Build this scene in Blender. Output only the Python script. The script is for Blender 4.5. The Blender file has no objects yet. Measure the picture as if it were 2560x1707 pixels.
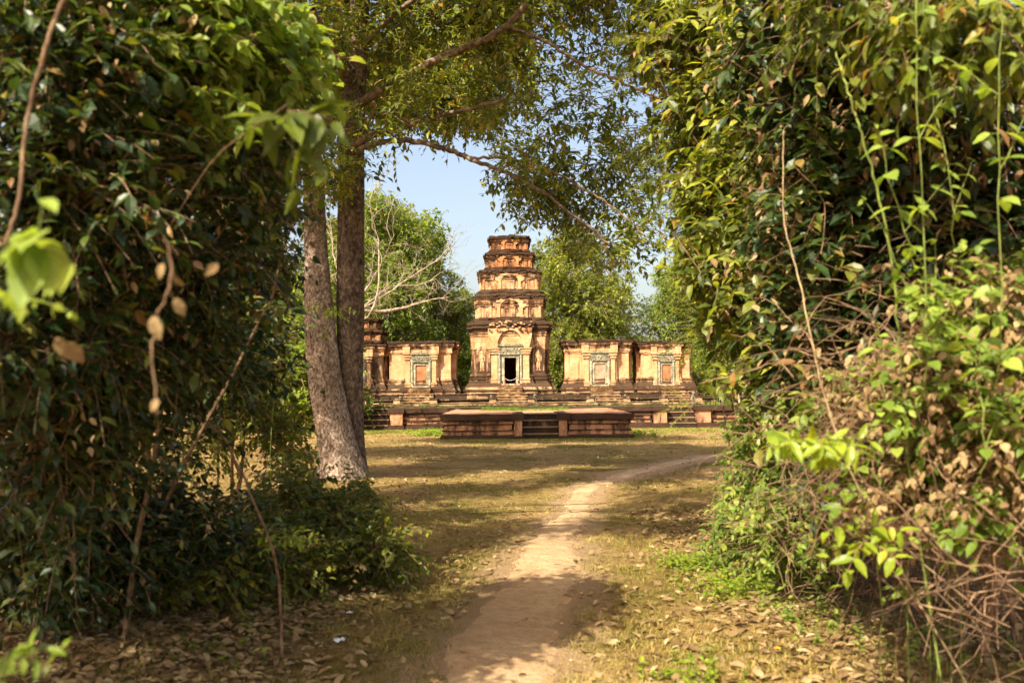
import bpy, bmesh, math
import numpy as np
from mathutils import Vector, Matrix
PI = math.pi
SC = bpy.context.scene
COL = SC.collection
rad = math.radians

# ------------------------------------------------------------------ camera
H_EYE = 1.8
FPX, WPX, HPX = 2489.0, 2560.0, 1707.0
PITCH, ROLL = math.atan((975 - 853.5) / FPX), rad(0.5)
F_ = np.array([0, math.cos(PITCH), math.sin(PITCH)])
U0 = np.array([0, -math.sin(PITCH), math.cos(PITCH)])
R0 = np.array([1.0, 0, 0])
R_ = R0 * math.cos(ROLL) - U0 * math.sin(ROLL)
U_ = U0 * math.cos(ROLL) + R0 * math.sin(ROLL)
CAM = np.array([0, 0, H_EYE])
cd = bpy.data.cameras.new("camera")
cam = bpy.data.objects.new("camera", cd)
COL.objects.link(cam)
SC.camera = cam
m = Matrix((tuple(R_), tuple(U_), tuple(-F_))).transposed().to_4x4()
m.translation = Vector(CAM)
cam.matrix_world = m
cd.sensor_width = 36
cd.lens = FPX / WPX * 36
cd.clip_start, cd.clip_end = 0.05, 3000
cd.dof.use_dof = True
cd.dof.focus_distance = 30
cd.dof.aperture_fstop = 2.4

# ------------------------------------------------------------------ light
SUN_AZ, SUN_EL = rad(33), rad(46)      # azimuth: left of straight behind the camera
S_ = Vector((-math.sin(SUN_AZ) * math.cos(SUN_EL), -math.cos(SUN_AZ) * math.cos(SUN_EL), math.sin(SUN_EL)))
w = bpy.data.worlds.new("World")
SC.world = w
w.use_nodes = True
nt = w.node_tree
bg = nt.nodes["Background"]
sky = nt.nodes.new("ShaderNodeTexSky")
sky.sky_type = 'NISHITA'
sky.sun_disc = False
sky.sun_elevation = SUN_EL
sky.sun_rotation = math.atan2(S_.x, S_.y)
sky.air_density, sky.dust_density, sky.ozone_density = 1.0, 4.0, 3.5
tint = nt.nodes.new("ShaderNodeMix")
tint.data_type, tint.blend_type = 'RGBA', 'MULTIPLY'
tint.inputs[0].default_value = 1
tint.inputs[7].default_value = (1.44, 1.19, .98, 1)
nt.links.new(sky.outputs[0], tint.inputs[6])
nt.links.new(tint.outputs[2], bg.inputs[0])
bg.inputs[1].default_value = 0.112
sl = bpy.data.lights.new("sun", 'SUN')
sl.energy = 5.0
sl.angle = rad(0.55)
sl.color = (1.0, 0.90, 0.74)
so = bpy.data.objects.new("sun", sl)
COL.objects.link(so)
so.rotation_euler = S_.to_track_quat('Z', 'Y').to_euler()
vs = SC.view_settings
vs.view_transform, vs.look, vs.gamma, vs.use_curve_mapping = 'Standard', 'None', 1, False
vs.exposure = 1.2
cy = SC.cycles
cy.use_denoising = True
cy.max_bounces = 6
cy.diffuse_bounces = 4
cy.glossy_bounces = 2
cy.transmission_bounces = 4
cy.caustics_reflective = cy.caustics_refractive = False
cy.sample_clamp_indirect = 6

# ------------------------------------------------------------------ helpers
K = 2560 / 2352.0                      # the coordinates below are read off a 2352 wide view of the photograph


def ray(x, y):
    sx, sy = x * K - WPX / 2, HPX / 2 - y * K
    return F_ * FPX + R_ * sx + U_ * sy


def at(x, y, D):
    d = ray(x, y)
    return CAM + d * (D / d[1])


def gnd(x, y, z=0.0):
    d = ray(x, y)
    return CAM + d * ((z - CAM[2]) / d[2])


def norm(a):
    a = np.asarray(a, float)
    return a / np.maximum(np.linalg.norm(a, axis=-1, keepdims=True), 1e-9)


def hz(x, y):
    x, y = np.asarray(x, float), np.asarray(y, float)
    f = np.clip((33 - y) / 8, 0, 1) * np.clip((y + 20) / 5, 0, 1) * np.clip((25 - abs(x)) / 5, 0, 1)
    h = .035 * np.sin(x * .9 + 1) * np.sin(y * .7) + .02 * np.sin(x * 2.1 + y * 1.3) + .012 * np.sin(3.1 * x - 2.3 * y)
    mound = .16 * np.exp(-((x + 2.6) / 1.2) ** 2 - ((y - 7.2) / 2.2) ** 2)
    return (h + mound) * f


class Geo:
    def __init__(s):
        s.V, s.L, s.C, s.A, s.n = [], [], [], [], 0

    def add(s, V, F, a=0.0):
        V = np.asarray(V, float).reshape(-1, 3)
        F = np.asarray(F, int)
        s.V.append(V)
        s.L.append((F + s.n).ravel())
        s.C.append(np.full(len(F), F.shape[1]))
        s.A.append(np.broadcast_to(np.asarray(a, float), (len(F),)))
        s.n += len(V)

    def poly(s, V, faces, a=0.0):
        V = np.asarray(V, float).reshape(-1, 3)
        s.V.append(V)
        for f in faces:
            s.L.append(np.asarray(f, int) + s.n)
            s.C.append(np.array([len(f)]))
            s.A.append(np.array([float(a)]))
        s.n += len(V)

    def box(s, x0, x1, y0, y1, z0, z1, a=0.0, taper=0.0):
        t = taper
        V = [(x0, y0, z0), (x1, y0, z0), (x1, y1, z0), (x0, y1, z0), (x0 + t, y0 + t, z1), (x1 - t, y0 + t, z1), (x1 - t, y1 - t, z1), (x0 + t, y1 - t, z1)]
        s.add(V, [(3, 2, 1, 0), (4, 5, 6, 7), (0, 1, 5, 4), (1, 2, 6, 5), (2, 3, 7, 6), (3, 0, 4, 7)], a)

    def tubes(s, P, R, sides=4, a=0.0, cap=False):
        P, R = np.asarray(P, float), np.asarray(R, float)
        if P.ndim == 2:
            P, R = P[None], R[None]
        n, k, _ = P.shape
        t = norm(np.gradient(P, axis=1))
        tm = norm(P[:, -1] - P[:, 0])
        ref = np.where(np.abs(tm[:, 2:3]) > .8, np.array([[1., 0, 0]]), np.array([[0, 0, 1.]]))
        A = norm(np.cross(t, ref[:, None, :]))
        B = np.cross(t, A)
        th = np.arange(sides) / sides * 2 * PI
        V = P[:, :, None] + R[:, :, None, None] * (np.cos(th)[None, None, :, None] * A[:, :, None] + np.sin(th)[None, None, :, None] * B[:, :, None])
        idx = np.arange(n * k * sides).reshape(n, k, sides)
        q = np.stack([idx[:, :-1], np.roll(idx, -1, 2)[:, :-1], np.roll(idx, -1, 2)[:, 1:], idx[:, 1:]], -1).reshape(-1, 4)
        av = np.repeat(np.broadcast_to(np.asarray(a, float), (n,)), (k - 1) * sides)
        s.add(V.reshape(-1, 3), q, av)
        if cap:
            s.poly(V[0, 0], [list(range(sides))[::-1]])
            s.poly(V[0, -1], [list(range(sides))])

    def leaves(s, B, D, N, L, W, tmpl, a):
        tv, tf = tmpl
        B, D, N = np.asarray(B), norm(D), norm(N)
        S = norm(np.cross(D, N))
        N = np.cross(S, D)
        n = len(B)
        L = np.broadcast_to(L, (n,))[:, None, None]
        W = np.broadcast_to(W, (n,))[:, None, None]
        V = B[:, None] + D[:, None] * tv[None, :, 0:1] * L + S[:, None] * tv[None, :, 1:2] * L * W + N[:, None] * tv[None, :, 2:3] * L
        off = (np.arange(n) * len(tv))[:, None, None]
        for f in tf:
            f = np.asarray(f)
            s.add(np.zeros((0, 3)), (f[None] + off).reshape(-1, f.shape[1]), np.repeat(np.broadcast_to(a, (n,)), len(f)))
        s.V.append(V.reshape(-1, 3))
        s.n += n * len(tv)

    def build(s, name, mat, parent=None, smooth=False, loc=None):
        me = bpy.data.meshes.new(name)
        V = np.concatenate(s.V)
        Lp = np.concatenate(s.L)
        C = np.concatenate(s.C)
        me.vertices.add(len(V))
        me.vertices.foreach_set("co", V.astype(np.float32).ravel())
        me.loops.add(len(Lp))
        me.loops.foreach_set("vertex_index", Lp.astype(np.int32))
        me.polygons.add(len(C))
        me.polygons.foreach_set("loop_start", np.concatenate([[0], np.cumsum(C)[:-1]]).astype(np.int32))
        at_ = me.attributes.new("v", 'FLOAT', 'FACE')
        at_.data.foreach_set("value", np.concatenate(s.A).astype(np.float32))
        me.update(calc_edges=True)
        me.polygons.foreach_set("use_smooth", np.full(len(C), bool(smooth)))
        me.materials.append(mat)
        o = bpy.data.objects.new(name, me)
        COL.objects.link(o)
        if parent:
            o.parent = parent
        if loc is not None:
            o.location = loc
        return o


def tag(o, label=None, cat=None, group=None, kind=None):
    if label: o["label"] = label
    if cat: o["category"] = cat
    if group: o["group"] = group
    if kind: o["kind"] = kind
    return o


def empty(name, loc, label, cat, group=None):
    o = bpy.data.objects.new(name, None)
    o.empty_display_size = .2
    COL.objects.link(o)
    o.location = loc
    return tag(o, label, cat, group)


def copy_tree(o, parent=None):
    c = o.copy()
    COL.objects.link(c)
    c.parent = parent
    for ch in list(o.children):
        copy_tree(ch, c)
    return c


# leaf shapes: along, across, height
T_DIA = (np.array([(0, 0, 0), (.42, .5, .06), (1, 0, -.10), (.42, -.5, .06)]), [[(0, 1, 2), (0, 2, 3)]])
T_LEAF = (np.array([(0, 0, 0), (.22, .36, .04), (.22, 0, .0), (.22, -.36, .04), (.58, .42, .03), (.58, 0, -.02), (.58, -.42, .03), (1, 0, -.16)]),
          [[(0, 1, 2), (0, 2, 3), (4, 7, 5), (5, 7, 6)], [(1, 4, 5, 2), (2, 5, 6, 3)]])
_r = [(0, 0), (.08, .22), (.22, .42), (.42, .5), (.62, .42), (.8, .24), (.93, .08)]
_v, _t, _q = [(0, 0, 0)], [], []
for i, (u, hw) in enumerate(_r[1:]):
    zc = -.22 * u * u
    _v += [(u, hw, zc + .10 * hw + .02 * (i % 2)), (u, 0, zc), (u, -hw, zc + .10 * hw + .02 * (i % 2))]
_v.append((1.0, 0, -.24))
_t = [(0, 1, 2), (0, 2, 3)]
for i in range(5):
    b = 1 + 3 * i
    _q += [(b, b + 3, b + 4, b + 1), (b + 1, b + 4, b + 5, b + 2)]
_b = 1 + 15
_t += [(_b, _b + 3, _b + 1), (_b + 1, _b + 3, _b + 2)]
T_FINE = (np.array(_v, float), [_t, _q])


# ------------------------------------------------------------------ materials
def new_mat(name):
    mt = bpy.data.materials.new(name)
    mt.use_nodes = True
    t = mt.node_tree
    t.nodes.clear()
    out = t.nodes.new("ShaderNodeOutputMaterial")
    return mt, t, out


def N(t, typ, **kw):
    n = t.nodes.new(typ)
    for k, v in kw.items():
        if k.startswith("i_"):
            n.inputs[k[2:].replace("_", " ")].default_value = v
        else:
            setattr(n, k, v)
    return n


def ramp(t, fac, stops, interp='LINEAR'):
    n = t.nodes.new("ShaderNodeValToRGB")
    n.color_ramp.interpolation = interp
    e = n.color_ramp.elements
    while len(e) < len(stops):
        e.new(.5)
    for el, (p, c) in zip(e, stops):
        el.position = p
        el.color = (*c, 1) if len(c) == 3 else c
    t.links.new(fac, n.inputs[0])
    return n.outputs[0]


def noise(t, vec, scale, detail=4, rough=.55, dist=0.0):
    n = N(t, "ShaderNodeTexNoise")
    n.inputs["Scale"].default_value = scale
    n.inputs["Detail"].default_value = detail
    n.inputs["Roughness"].default_value = rough
    n.inputs["Distortion"].default_value = dist
    t.links.new(vec, n.inputs["Vector"])
    return n.outputs[0]


def mix(t, fac, a, b, mode='MIX'):
    n = t.nodes.new("ShaderNodeMix")
    n.data_type = 'RGBA'
    n.blend_type = mode
    for s, v in ((n.inputs[0], fac), (n.inputs[6], a), (n.inputs[7], b)):
        if isinstance(v, (int, float)):
            s.default_value = v
        elif isinstance(v, tuple):
            s.default_value = (*v, 1)
        else:
            t.links.new(v, s)
    return n.outputs[2]


def math_(t, op, a, b=0.0, clamp=False):
    n = t.nodes.new("ShaderNodeMath")
    n.operation = op
    n.use_clamp = clamp
    for s, v in ((n.inputs[0], a), (n.inputs[1], b)):
        if isinstance(v, (int, float)):
            s.default_value = v
        else:
            t.links.new(v, s)
    return n.outputs[0]


def bump(t, h, strength, dist):
    n = t.nodes.new("ShaderNodeBump")
    n.inputs["Strength"].default_value = strength
    n.inputs["Distance"].default_value = dist
    t.links.new(h, n.inputs["Height"])
    return n.outputs[0]


def objco(t):
    return N(t, "ShaderNodeTexCoord").outputs["Object"]


def attr(t):
    a = N(t, "ShaderNodeAttribute", attribute_name="v")
    return a.outputs["Fac"]


def leaf_mat(name, stops, trans=.45, rough=.42, spec=.35, tr_gain=(1.6, 1.5, .7)):
    mt, t, out = new_mat(name)
    c = ramp(t, attr(t), stops)
    nz = noise(t, objco(t), 9, 2)
    c = mix(t, .55, c, ramp(t, nz, [(.25, (.55, .55, .5)), (.75, (1.4, 1.4, 1.3))]), 'MULTIPLY')
    p = N(t, "ShaderNodeBsdfPrincipled")
    p.inputs["Roughness"].default_value = rough
    p.inputs["Specular IOR Level"].default_value = spec
    t.links.new(c, p.inputs["Base Color"])
    tr = N(t, "ShaderNodeBsdfTranslucent")
    t.links.new(mix(t, 1.0, c, tr_gain, 'MULTIPLY'), tr.inputs[0])
    mx = N(t, "ShaderNodeMixShader")
    mx.inputs[0].default_value = trans
    t.links.new(p.outputs[0], mx.inputs[1])
    t.links.new(tr.outputs[0], mx.inputs[2])
    t.links.new(mx.outputs[0], out.inputs[0])
    return mt


def plain_mat(name, stops, scale=6, rough=.9, bs=.5, bd=.01, stretch=(1, 1, 1), spec=.2, detail=6, dist=0.4):
    mt, t, out = new_mat(name)
    mp = N(t, "ShaderNodeMapping")
    mp.inputs["Scale"].default_value = stretch
    t.links.new(objco(t), mp.inputs[0])
    nz = noise(t, mp.outputs[0], scale, detail, .6, dist)
    c = ramp(t, nz, stops)
    lo = noise(t, mp.outputs[0], scale * .22, 5, .65, 1.0)
    c = mix(t, .8, c, ramp(t, lo, [(.36, (.50, .48, .46)), (.5, (1, 1, 1)), (.62, (1.45, 1.42, 1.35))]), 'MULTIPLY')
    p = N(t, "ShaderNodeBsdfPrincipled")
    p.inputs["Roughness"].default_value = rough
    p.inputs["Specular IOR Level"].default_value = spec
    t.links.new(c, p.inputs["Base Color"])
    t.links.new(bump(t, nz, bs, bd), p.inputs["Normal"])
    t.links.new(p.outputs[0], out.inputs[0])
    return mt


GR_DARK = [(0, (.014, .030, .007)), (.5, (.030, .058, .011)), (.8, (.085, .12, .018)), (.93, (.20, .20, .03)), (1, (.22, .11, .04))]  # lowered leaf colours: the dense thickets' inner shade is painted in
GR_MID = [(0, (.060, .088, .012)), (.5, (.120, .155, .018)), (.8, (.215, .225, .028)), (.93, (.32, .27, .03)), (1, (.30, .14, .04))]
GR_BRI = [(0, (.085, .145, .015)), (.5, (.165, .245, .020)), (.85, (.27, .34, .028)), (.95, (.40, .36, .03)), (1, (.32, .18, .05))]
GR_OLIVE = [(0, (.052, .076, .014)), (.45, (.115, .145, .022)), (.75, (.29, .33, .04)), (.9, (.38, .36, .04)), (1, (.34, .17, .05))]
GR_VINE = [(0, (.070, .120, .018)), (.5, (.16, .245, .032)), (.82, (.30, .38, .06)), (.95, (.28, .28, .05)), (1, (.32, .18, .05))]
GR_FAR = [(0, (.10, .13, .020)), (.5, (.19, .235, .028)), (.8, (.30, .33, .04)), (1, (.38, .33, .05))]
DRY = [(0, (.13, .075, .035)), (.45, (.28, .19, .09)), (.8, (.42, .31, .16)), (1, (.52, .42, .25))]
M_DARK = leaf_mat("leaf_shaded", GR_DARK, trans=.32, spec=.45)
M_MID = leaf_mat("leaf_mid", GR_MID)
M_BRI = leaf_mat("leaf_bright", GR_BRI)
M_OLIVE = leaf_mat("leaf_olive", GR_OLIVE)
M_CANOPY = leaf_mat("leaf_canopy", [(0, (.050, .085, .012)), (.5, (.15, .20, .022)), (.78, (.33, .37, .04)), (.93, (.34, .28, .04)), (1, (.36, .16, .05))], spec=.5)
M_FAR = leaf_mat("leaf_far", GR_FAR)
M_VINE = leaf_mat("leaf_vine", GR_VINE, rough=.5)
M_DRYL = leaf_mat("leaf_dry", DRY, trans=.25, rough=.8, spec=.1, tr_gain=(1.2, 1, .8))
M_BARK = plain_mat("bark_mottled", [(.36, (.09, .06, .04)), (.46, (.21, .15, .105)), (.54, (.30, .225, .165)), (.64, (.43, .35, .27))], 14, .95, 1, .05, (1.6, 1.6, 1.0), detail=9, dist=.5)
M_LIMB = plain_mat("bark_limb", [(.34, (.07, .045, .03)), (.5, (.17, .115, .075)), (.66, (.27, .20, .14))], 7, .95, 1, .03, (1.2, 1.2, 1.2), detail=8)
M_BARKD = plain_mat("bark_dark", [(.34, (.04, .028, .02)), (.5, (.11, .078, .054)), (.64, (.21, .16, .12))], 9, .95, 1, .05, (1.6, 1.6, 1.1), detail=9, dist=.5)  # dark bark of background trees; on the twin tree it paints in shade
M_PALE = plain_mat("bark_pale", [(.3, (.18, .14, .10)), (.7, (.37, .30, .22))], 8, .9, .6, .02, (1, 1, 1))
M_TWIG = plain_mat("twig_dry", [(.3, (.09, .05, .03)), (.7, (.27, .175, .10))], 20, .9, .3, .003)
M_STRAW = plain_mat("twig_straw", [(.3, (.20, .14, .07)), (.7, (.36, .28, .16))], 20, .9, .3, .003)
M_STEM = plain_mat("stem_green", [(.3, (.10, .15, .03)), (.7, (.20, .22, .05))], 20, .7, .2, .002)


def brick_mat(name, pale, mid, deep, stain=.5, soot=(.016, .011, .008), bl=.058, course=1.0, bw=.22):
    mt, t, out = new_mat(name)
    co = objco(t)
    sx = N(t, "ShaderNodeSeparateXYZ")
    t.links.new(co, sx.inputs[0])
    cx = N(t, "ShaderNodeCombineXYZ")
    t.links.new(math_(t, 'ADD', sx.outputs[0], math_(t, 'MULTIPLY', sx.outputs[1], .97)), cx.inputs[0])
    t.links.new(sx.outputs[2], cx.inputs[1])
    n1 = noise(t, co, 1.1, 6, .6, .6)
    n2 = noise(t, co, 7, 6, .65)
    mp = N(t, "ShaderNodeMapping")
    mp.inputs["Scale"].default_value = (1.6, 1.6, .45)
    t.links.new(co, mp.inputs[0])
    n3 = noise(t, mp.outputs[0], 1.7, 8, .68, .3)
    c = ramp(t, n1, [(.3, deep), (.5, mid), (.68, pale)])
    c = mix(t, .75, c, ramp(t, n2, [(.25, (.62, .55, .48)), (.5, (1, 1, 1)), (.75, (1.22, 1.2, 1.15))]), 'MULTIPLY')
    br = N(t, "ShaderNodeTexBrick")
    br.offset = .5
    for k_, v_ in (("Color1", (1.10, 1.07, 1.04, 1)), ("Color2", (.84, .78, .74, 1)), ("Mortar", (.62, .54, .48, 1)), ("Scale", 1.0), ("Mortar Size", .006), ("Bias", 0.0), ("Brick Width", bw), ("Row Height", bl)):
        br.inputs[k_].default_value = v_
    t.links.new(cx.outputs[0], br.inputs["Vector"])
    c = mix(t, .8 * course, c, br.outputs[0], 'MULTIPLY')
    # black lichen: more on ledges (face attribute) and on faces open to the rain
    ge = N(t, "ShaderNodeNewGeometry")
    nz = N(t, "ShaderNodeSeparateXYZ")
    t.links.new(ge.outputs["Normal"], nz.inputs[0])
    up = math_(t, 'MULTIPLY', math_(t, 'MAXIMUM', nz.outputs[2], 0.0), .12)
    lv = math_(t, 'ADD', math_(t, 'MULTIPLY', attr(t), .60), up)
    msk = math_(t, 'ADD', math_(t, 'ADD', n3, lv), math_(t, 'MULTIPLY', n2, .25))
    th = 1.02 - .24 * stain
    mr = N(t, "ShaderNodeMapRange")
    mr.inputs["From Min"].default_value = th - .06
    mr.inputs["From Max"].default_value = th + .10
    t.links.new(msk, mr.inputs[0])
    c = mix(t, math_(t, 'MULTIPLY', mr.outputs[0], .9), c, soot)
    p = N(t, "ShaderNodeBsdfPrincipled")
    p.inputs["Roughness"].default_value = .93
    p.inputs["Specular IOR Level"].default_value = .15
    t.links.new(c, p.inputs["Base Color"])
    hh = math_(t, 'ADD', n2, math_(t, 'MULTIPLY', br.outputs[1], -.35))
    t.links.new(bump(t, hh, .7, .02), p.inputs["Normal"])
    t.links.new(p.outputs[0], out.inputs[0])
    return mt


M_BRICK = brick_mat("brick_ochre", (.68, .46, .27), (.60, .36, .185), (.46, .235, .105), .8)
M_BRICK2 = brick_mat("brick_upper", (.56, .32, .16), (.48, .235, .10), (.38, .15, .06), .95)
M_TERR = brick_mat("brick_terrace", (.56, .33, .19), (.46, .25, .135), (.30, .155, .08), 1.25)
M_LAT = brick_mat("laterite_blocks", (.56, .38, .20), (.40, .26, .13), (.25, .15, .075), .8, bl=.22, course=.7, bw=.5)
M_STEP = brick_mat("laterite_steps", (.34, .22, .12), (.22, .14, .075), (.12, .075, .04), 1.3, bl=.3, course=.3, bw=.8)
M_SAND = plain_mat("sandstone_grey", [(.3, (.17, .155, .10)), (.5, (.30, .28, .185)), (.7, (.44, .40, .27))], 7, .9, .9, .04)
M_RELIEF = plain_mat("sandstone_carved", [(.36, (.10, .09, .06)), (.5, (.29, .265, .17)), (.64, (.44, .40, .27))], 11, .9, 1, .12, dist=1.5)
M_VOID = plain_mat("shade_dark_brick", [(.3, (.03, .018, .012)), (.7, (.07, .04, .025))], 5, .95, .3, .01)  # near-black: the darkness inside the doorway is put into the wall colour

# ------------------------------------------------------------------ ground, path
rng = np.random.default_rng(7)
gx = np.unique(np.concatenate([np.arange(-14, 14.01, .28), np.linspace(14, 60, 24), -np.linspace(14, 60, 24), [-1200, -600, -300, -150, 150, 300, 600, 1200]]))
gy = np.unique(np.concatenate([np.arange(-2, 36.01, .28), np.linspace(36, 90, 28), [-1200, -500, -200, -80, -30, -10, 150, 300, 600, 1200]]))
X, Y = np.meshgrid(gx, gy)
V = np.stack([X, Y, hz(X, Y)], -1).reshape(-1, 3)
ix = np.arange(len(V)).reshape(X.shape)
g = Geo()
g.add(V, np.stack([ix[:-1, :-1], ix[:-1, 1:], ix[1:, 1:], ix[1:, :-1]], -1).reshape(-1, 4))


def ground_mat():
    mt, t, out = new_mat("dry_lawn")
    co = objco(t)
    a = noise(t, co, .55, 6, .6, .5)
    b = noise(t, co, 6, 6, .7)
    c_ = noise(t, co, 45, 4, .7)
    base = ramp(t, a, [(.36, (.19, .155, .045)), (.46, (.34, .235, .085)), (.56, (.46, .31, .14)), (.66, (.42, .25, .12))])
    base = mix(t, .85, base, ramp(t, b, [(.3, (.45, .42, .38)), (.5, (1, 1, .95)), (.7, (1.45, 1.35, 1.2))]), 'MULTIPLY')
    base = mix(t, .9, base, ramp(t, c_, [(.3, (.40, .40, .38)), (.5, (1, 1, 1)), (.68, (1.6, 1.5, 1.35))]), 'MULTIPLY')
    d_ = noise(t, co, 160, 3, .7)
    base = mix(t, .8, base, ramp(t, d_, [(.32, (.35, .33, .30)), (.5, (1, 1, 1)), (.66, (1.5, 1.4, 1.3))]), 'MULTIPLY')
    wn = N(t, "ShaderNodeAttribute", attribute_name="wear").outputs["Fac"]
    wm = N(t, "ShaderNodeMapRange")
    wm.inputs["From Min"].default_value = .52
    wm.inputs["From Max"].default_value = .70
    t.links.new(math_(t, 'ADD', math_(t, 'MULTIPLY', wn, .55), math_(t, 'ADD', math_(t, 'MULTIPLY', b, .35), math_(t, 'MULTIPLY', c_, .3))), wm.inputs[0])
    base = mix(t, wm.outputs[0], base, (.55, .36, .20))
    p = N(t, "ShaderNodeBsdfPrincipled")
    p.inputs["Roughness"].default_value = 1
    p.inputs["Specular IOR Level"].default_value = .05
    t.links.new(base, p.inputs["Base Color"])
    t.links.new(bump(t, math_(t, 'ADD', b, c_), 1, .09), p.inputs["Normal"])
    t.links.new(p.outputs[0], out.inputs[0])
    return mt


def path_mat():
    mt, t, out = new_mat("trodden_earth")
    co = objco(t)
    a = noise(t, co, 1.5, 6, .6, .3)
    b = noise(t, co, 14, 6, .7)
    c_ = noise(t, co, 90, 3, .7)
    base = ramp(t, a, [(.3, (.50, .32, .165)), (.5, (.61, .405, .215)), (.7, (.68, .48, .28))])
    base = mix(t, .5, base, ramp(t, b, [(.3, (.6, .57, .55)), (.5, (1, 1, 1)), (.7, (1.2, 1.2, 1.15))]), 'MULTIPLY')
    base = mix(t, .4, base, ramp(t, c_, [(.3, (.55, .5, .5)), (.5, (1, 1, 1)), (.7, (1.3, 1.3, 1.25))]), 'MULTIPLY')
    p = N(t, "ShaderNodeBsdfPrincipled")
    p.inputs["Roughness"].default_value = 1
    p.inputs["Specular IOR Level"].default_value = .05
    t.links.new(base, p.inputs["Base Color"])
    t.links.new(bump(t, math_(t, 'ADD', math_(t, 'ADD', b, math_(t, 'MULTIPLY', c_, .5)), math_(t, 'MULTIPLY', noise(t, co, 4.5, 3, .5), 1.6)), 1, .05), p.inputs["Normal"])
    t.links.new(p.outputs[0], out.inputs[0])
    return mt


GR = tag(g.build("ground", ground_mat(), smooth=True), kind="structure")
GV = V
PATH = [(1130, 1750, 430), (1138, 1568, 305), (1172, 1470, 268), (1212, 1400, 240), (1235, 1330, 190), (1258, 1270, 135), (1305, 1200, 84), (1325, 1150, 56), (1357, 1120, 50), (1405, 1100, 56), (1480, 1080, 58), (1580, 1060, 60), (1650, 1046, 60), (1760, 1034, 60), (1900, 1026, 60)]
pl, pr = [], []
for x, y, wd in PATH:
    pl.append(gnd(x - wd / 2, y))
    pr.append(gnd(x + wd / 2, y))
pl, pr = np.array(pl), np.array(pr)
cum = np.concatenate([[0], np.cumsum(np.linalg.norm(np.diff((pl + pr) / 2, axis=0), axis=1))])
# the path is a band of constant real width that narrows slowly; sample it finely with a frayed edge
ss = np.arange(0, cum[-1], .09)


def cr(A):
    return np.stack([np.interp(ss, cum, A[:, i]) for i in range(3)], 1)


L_, Rr = cr(pl), cr(pr)
for A in (L_, Rr):
    k_ = np.ones(9) / 9
    for i in range(2):
        A[:, i] = np.convolve(np.pad(A[:, i], 4, 'edge'), k_, 'valid')
fr = lambda s, ph: .05 * np.sin(s * 1.3 + ph) + .03 * np.sin(s * 4.1 + ph * 2) + .018 * np.sin(s * 11 + 3 * ph) + rng.normal(0, .02, len(s))
dv = norm(Rr - L_)
L_ = L_ + dv * (.0 + fr(ss, 1))[:, None]
Rr = Rr - dv * (.0 + fr(ss, 4))[:, None]
g = Geo()
nc = 9
rows = []
for j in range(nc):
    u = j / (nc - 1)
    P = L_ * (1 - u) + Rr * u
    P[:, 2] = hz(P[:, 0], P[:, 1]) + (.016 if 1 < j < nc - 2 else .008 if 0 < j < nc - 1 else -.02)
    rows.append(P)
V = np.stack(rows, 1)
ix = np.arange(V.shape[0] * nc).reshape(-1, nc)
g.add(V.reshape(-1, 3), np.stack([ix[:-1, :-1], ix[:-1, 1:], ix[1:, 1:], ix[1:, :-1]], -1).reshape(-1, 4))
tag(g.build("dirt_path", path_mat(), smooth=True), kind="structure")
PC = (L_ + Rr) / 2
PW = np.linalg.norm(Rr - L_, axis=1) / 2


def path_dist(P):
    """distance outside the trodden edge (negative inside)"""
    out = np.full(len(P), 9.0)
    for i in range(0, len(PC), 3):
        d = np.hypot(P[:, 0] - PC[i, 0], P[:, 1] - PC[i, 1]) - PW[i]
        out = np.minimum(out, d)
    return out


wr_ = np.zeros(len(GV))
nr = (abs(GV[:, 0]) < 13) & (GV[:, 1] > 2) & (GV[:, 1] < 36)
wr_[nr] = np.exp(-np.maximum(path_dist(GV[nr]) - .05, 0) / .30)
wa = GR.data.attributes.new("wear", 'FLOAT', 'POINT')
wa.data.foreach_set("value", wr_.astype(np.float32))


def vnoise(x, y, s=1.0, seed=0):
    r = np.random.default_rng(seed)
    v = 0
    for k in range(6):
        a, b, ph = r.uniform(-1, 1) * s * (1 + k * .7), r.uniform(-1, 1) * s * (1 + k * .7), r.uniform(0, 6)
        v = v + np.sin(x * a * 3 + y * b * 3 + ph) / (1 + .4 * k)
    return v / 2.5


# grass blades, denser near the camera
def sample_ground(n, y0, y1, p=1.0, spread=.62):
    y = (y0 ** (1 - p) + rng.random(n) * (y1 ** (1 - p) - y0 ** (1 - p))) ** (1 / (1 - p)) if p != 1 else y0 * (y1 / y0) ** rng.random(n)
    x = rng.uniform(-1, 1, n) * (y * spread + .6)
    return np.stack([x, y, hz(x, y)], 1)


P = np.concatenate([sample_ground(300000, 4.2, 44, 1.0, .42), sample_ground(620000, 4.2, 20, .6, .40)])
pd = path_dist(P)
dens = .50 + .35 * vnoise(P[:, 0], P[:, 1], .8, 3)
keep = (pd > rng.normal(.03, .10, len(P))) & (rng.random(len(P)) < dens) & ~((P[:, 1] > 35.8) & (abs(P[:, 0] - .9) < 3.6)) & (P[:, 1] < 45.6)
P = P[keep]
n = len(P)
th = rng.uniform(0, 2 * PI, n)
lean = rng.uniform(.2, 1.8, n)
hgt = rng.uniform(.015, .055, n) * (1 + .5 * vnoise(P[:, 0], P[:, 1], 1.5, 5)) * np.clip(P[:, 1] / 22, 1, 1.6)
D = np.stack([np.cos(th) * lean, np.sin(th) * lean, np.ones(n)], 1)
Nn = np.stack([np.cos(th), np.sin(th), -lean], 1)
gv = np.clip(.56 + .28 * vnoise(P[:, 0], P[:, 1], .5, 9) + rng.normal(0, .22, n), 0, 1)
T_BL = (np.array([(0, .5, 0), (0, -.5, 0), (.55, -.35, .05), (.55, .35, .05), (1, 0, .25)]), [[(0, 1, 2, 3)], [(3, 2, 4)]])
g = Geo()
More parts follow.
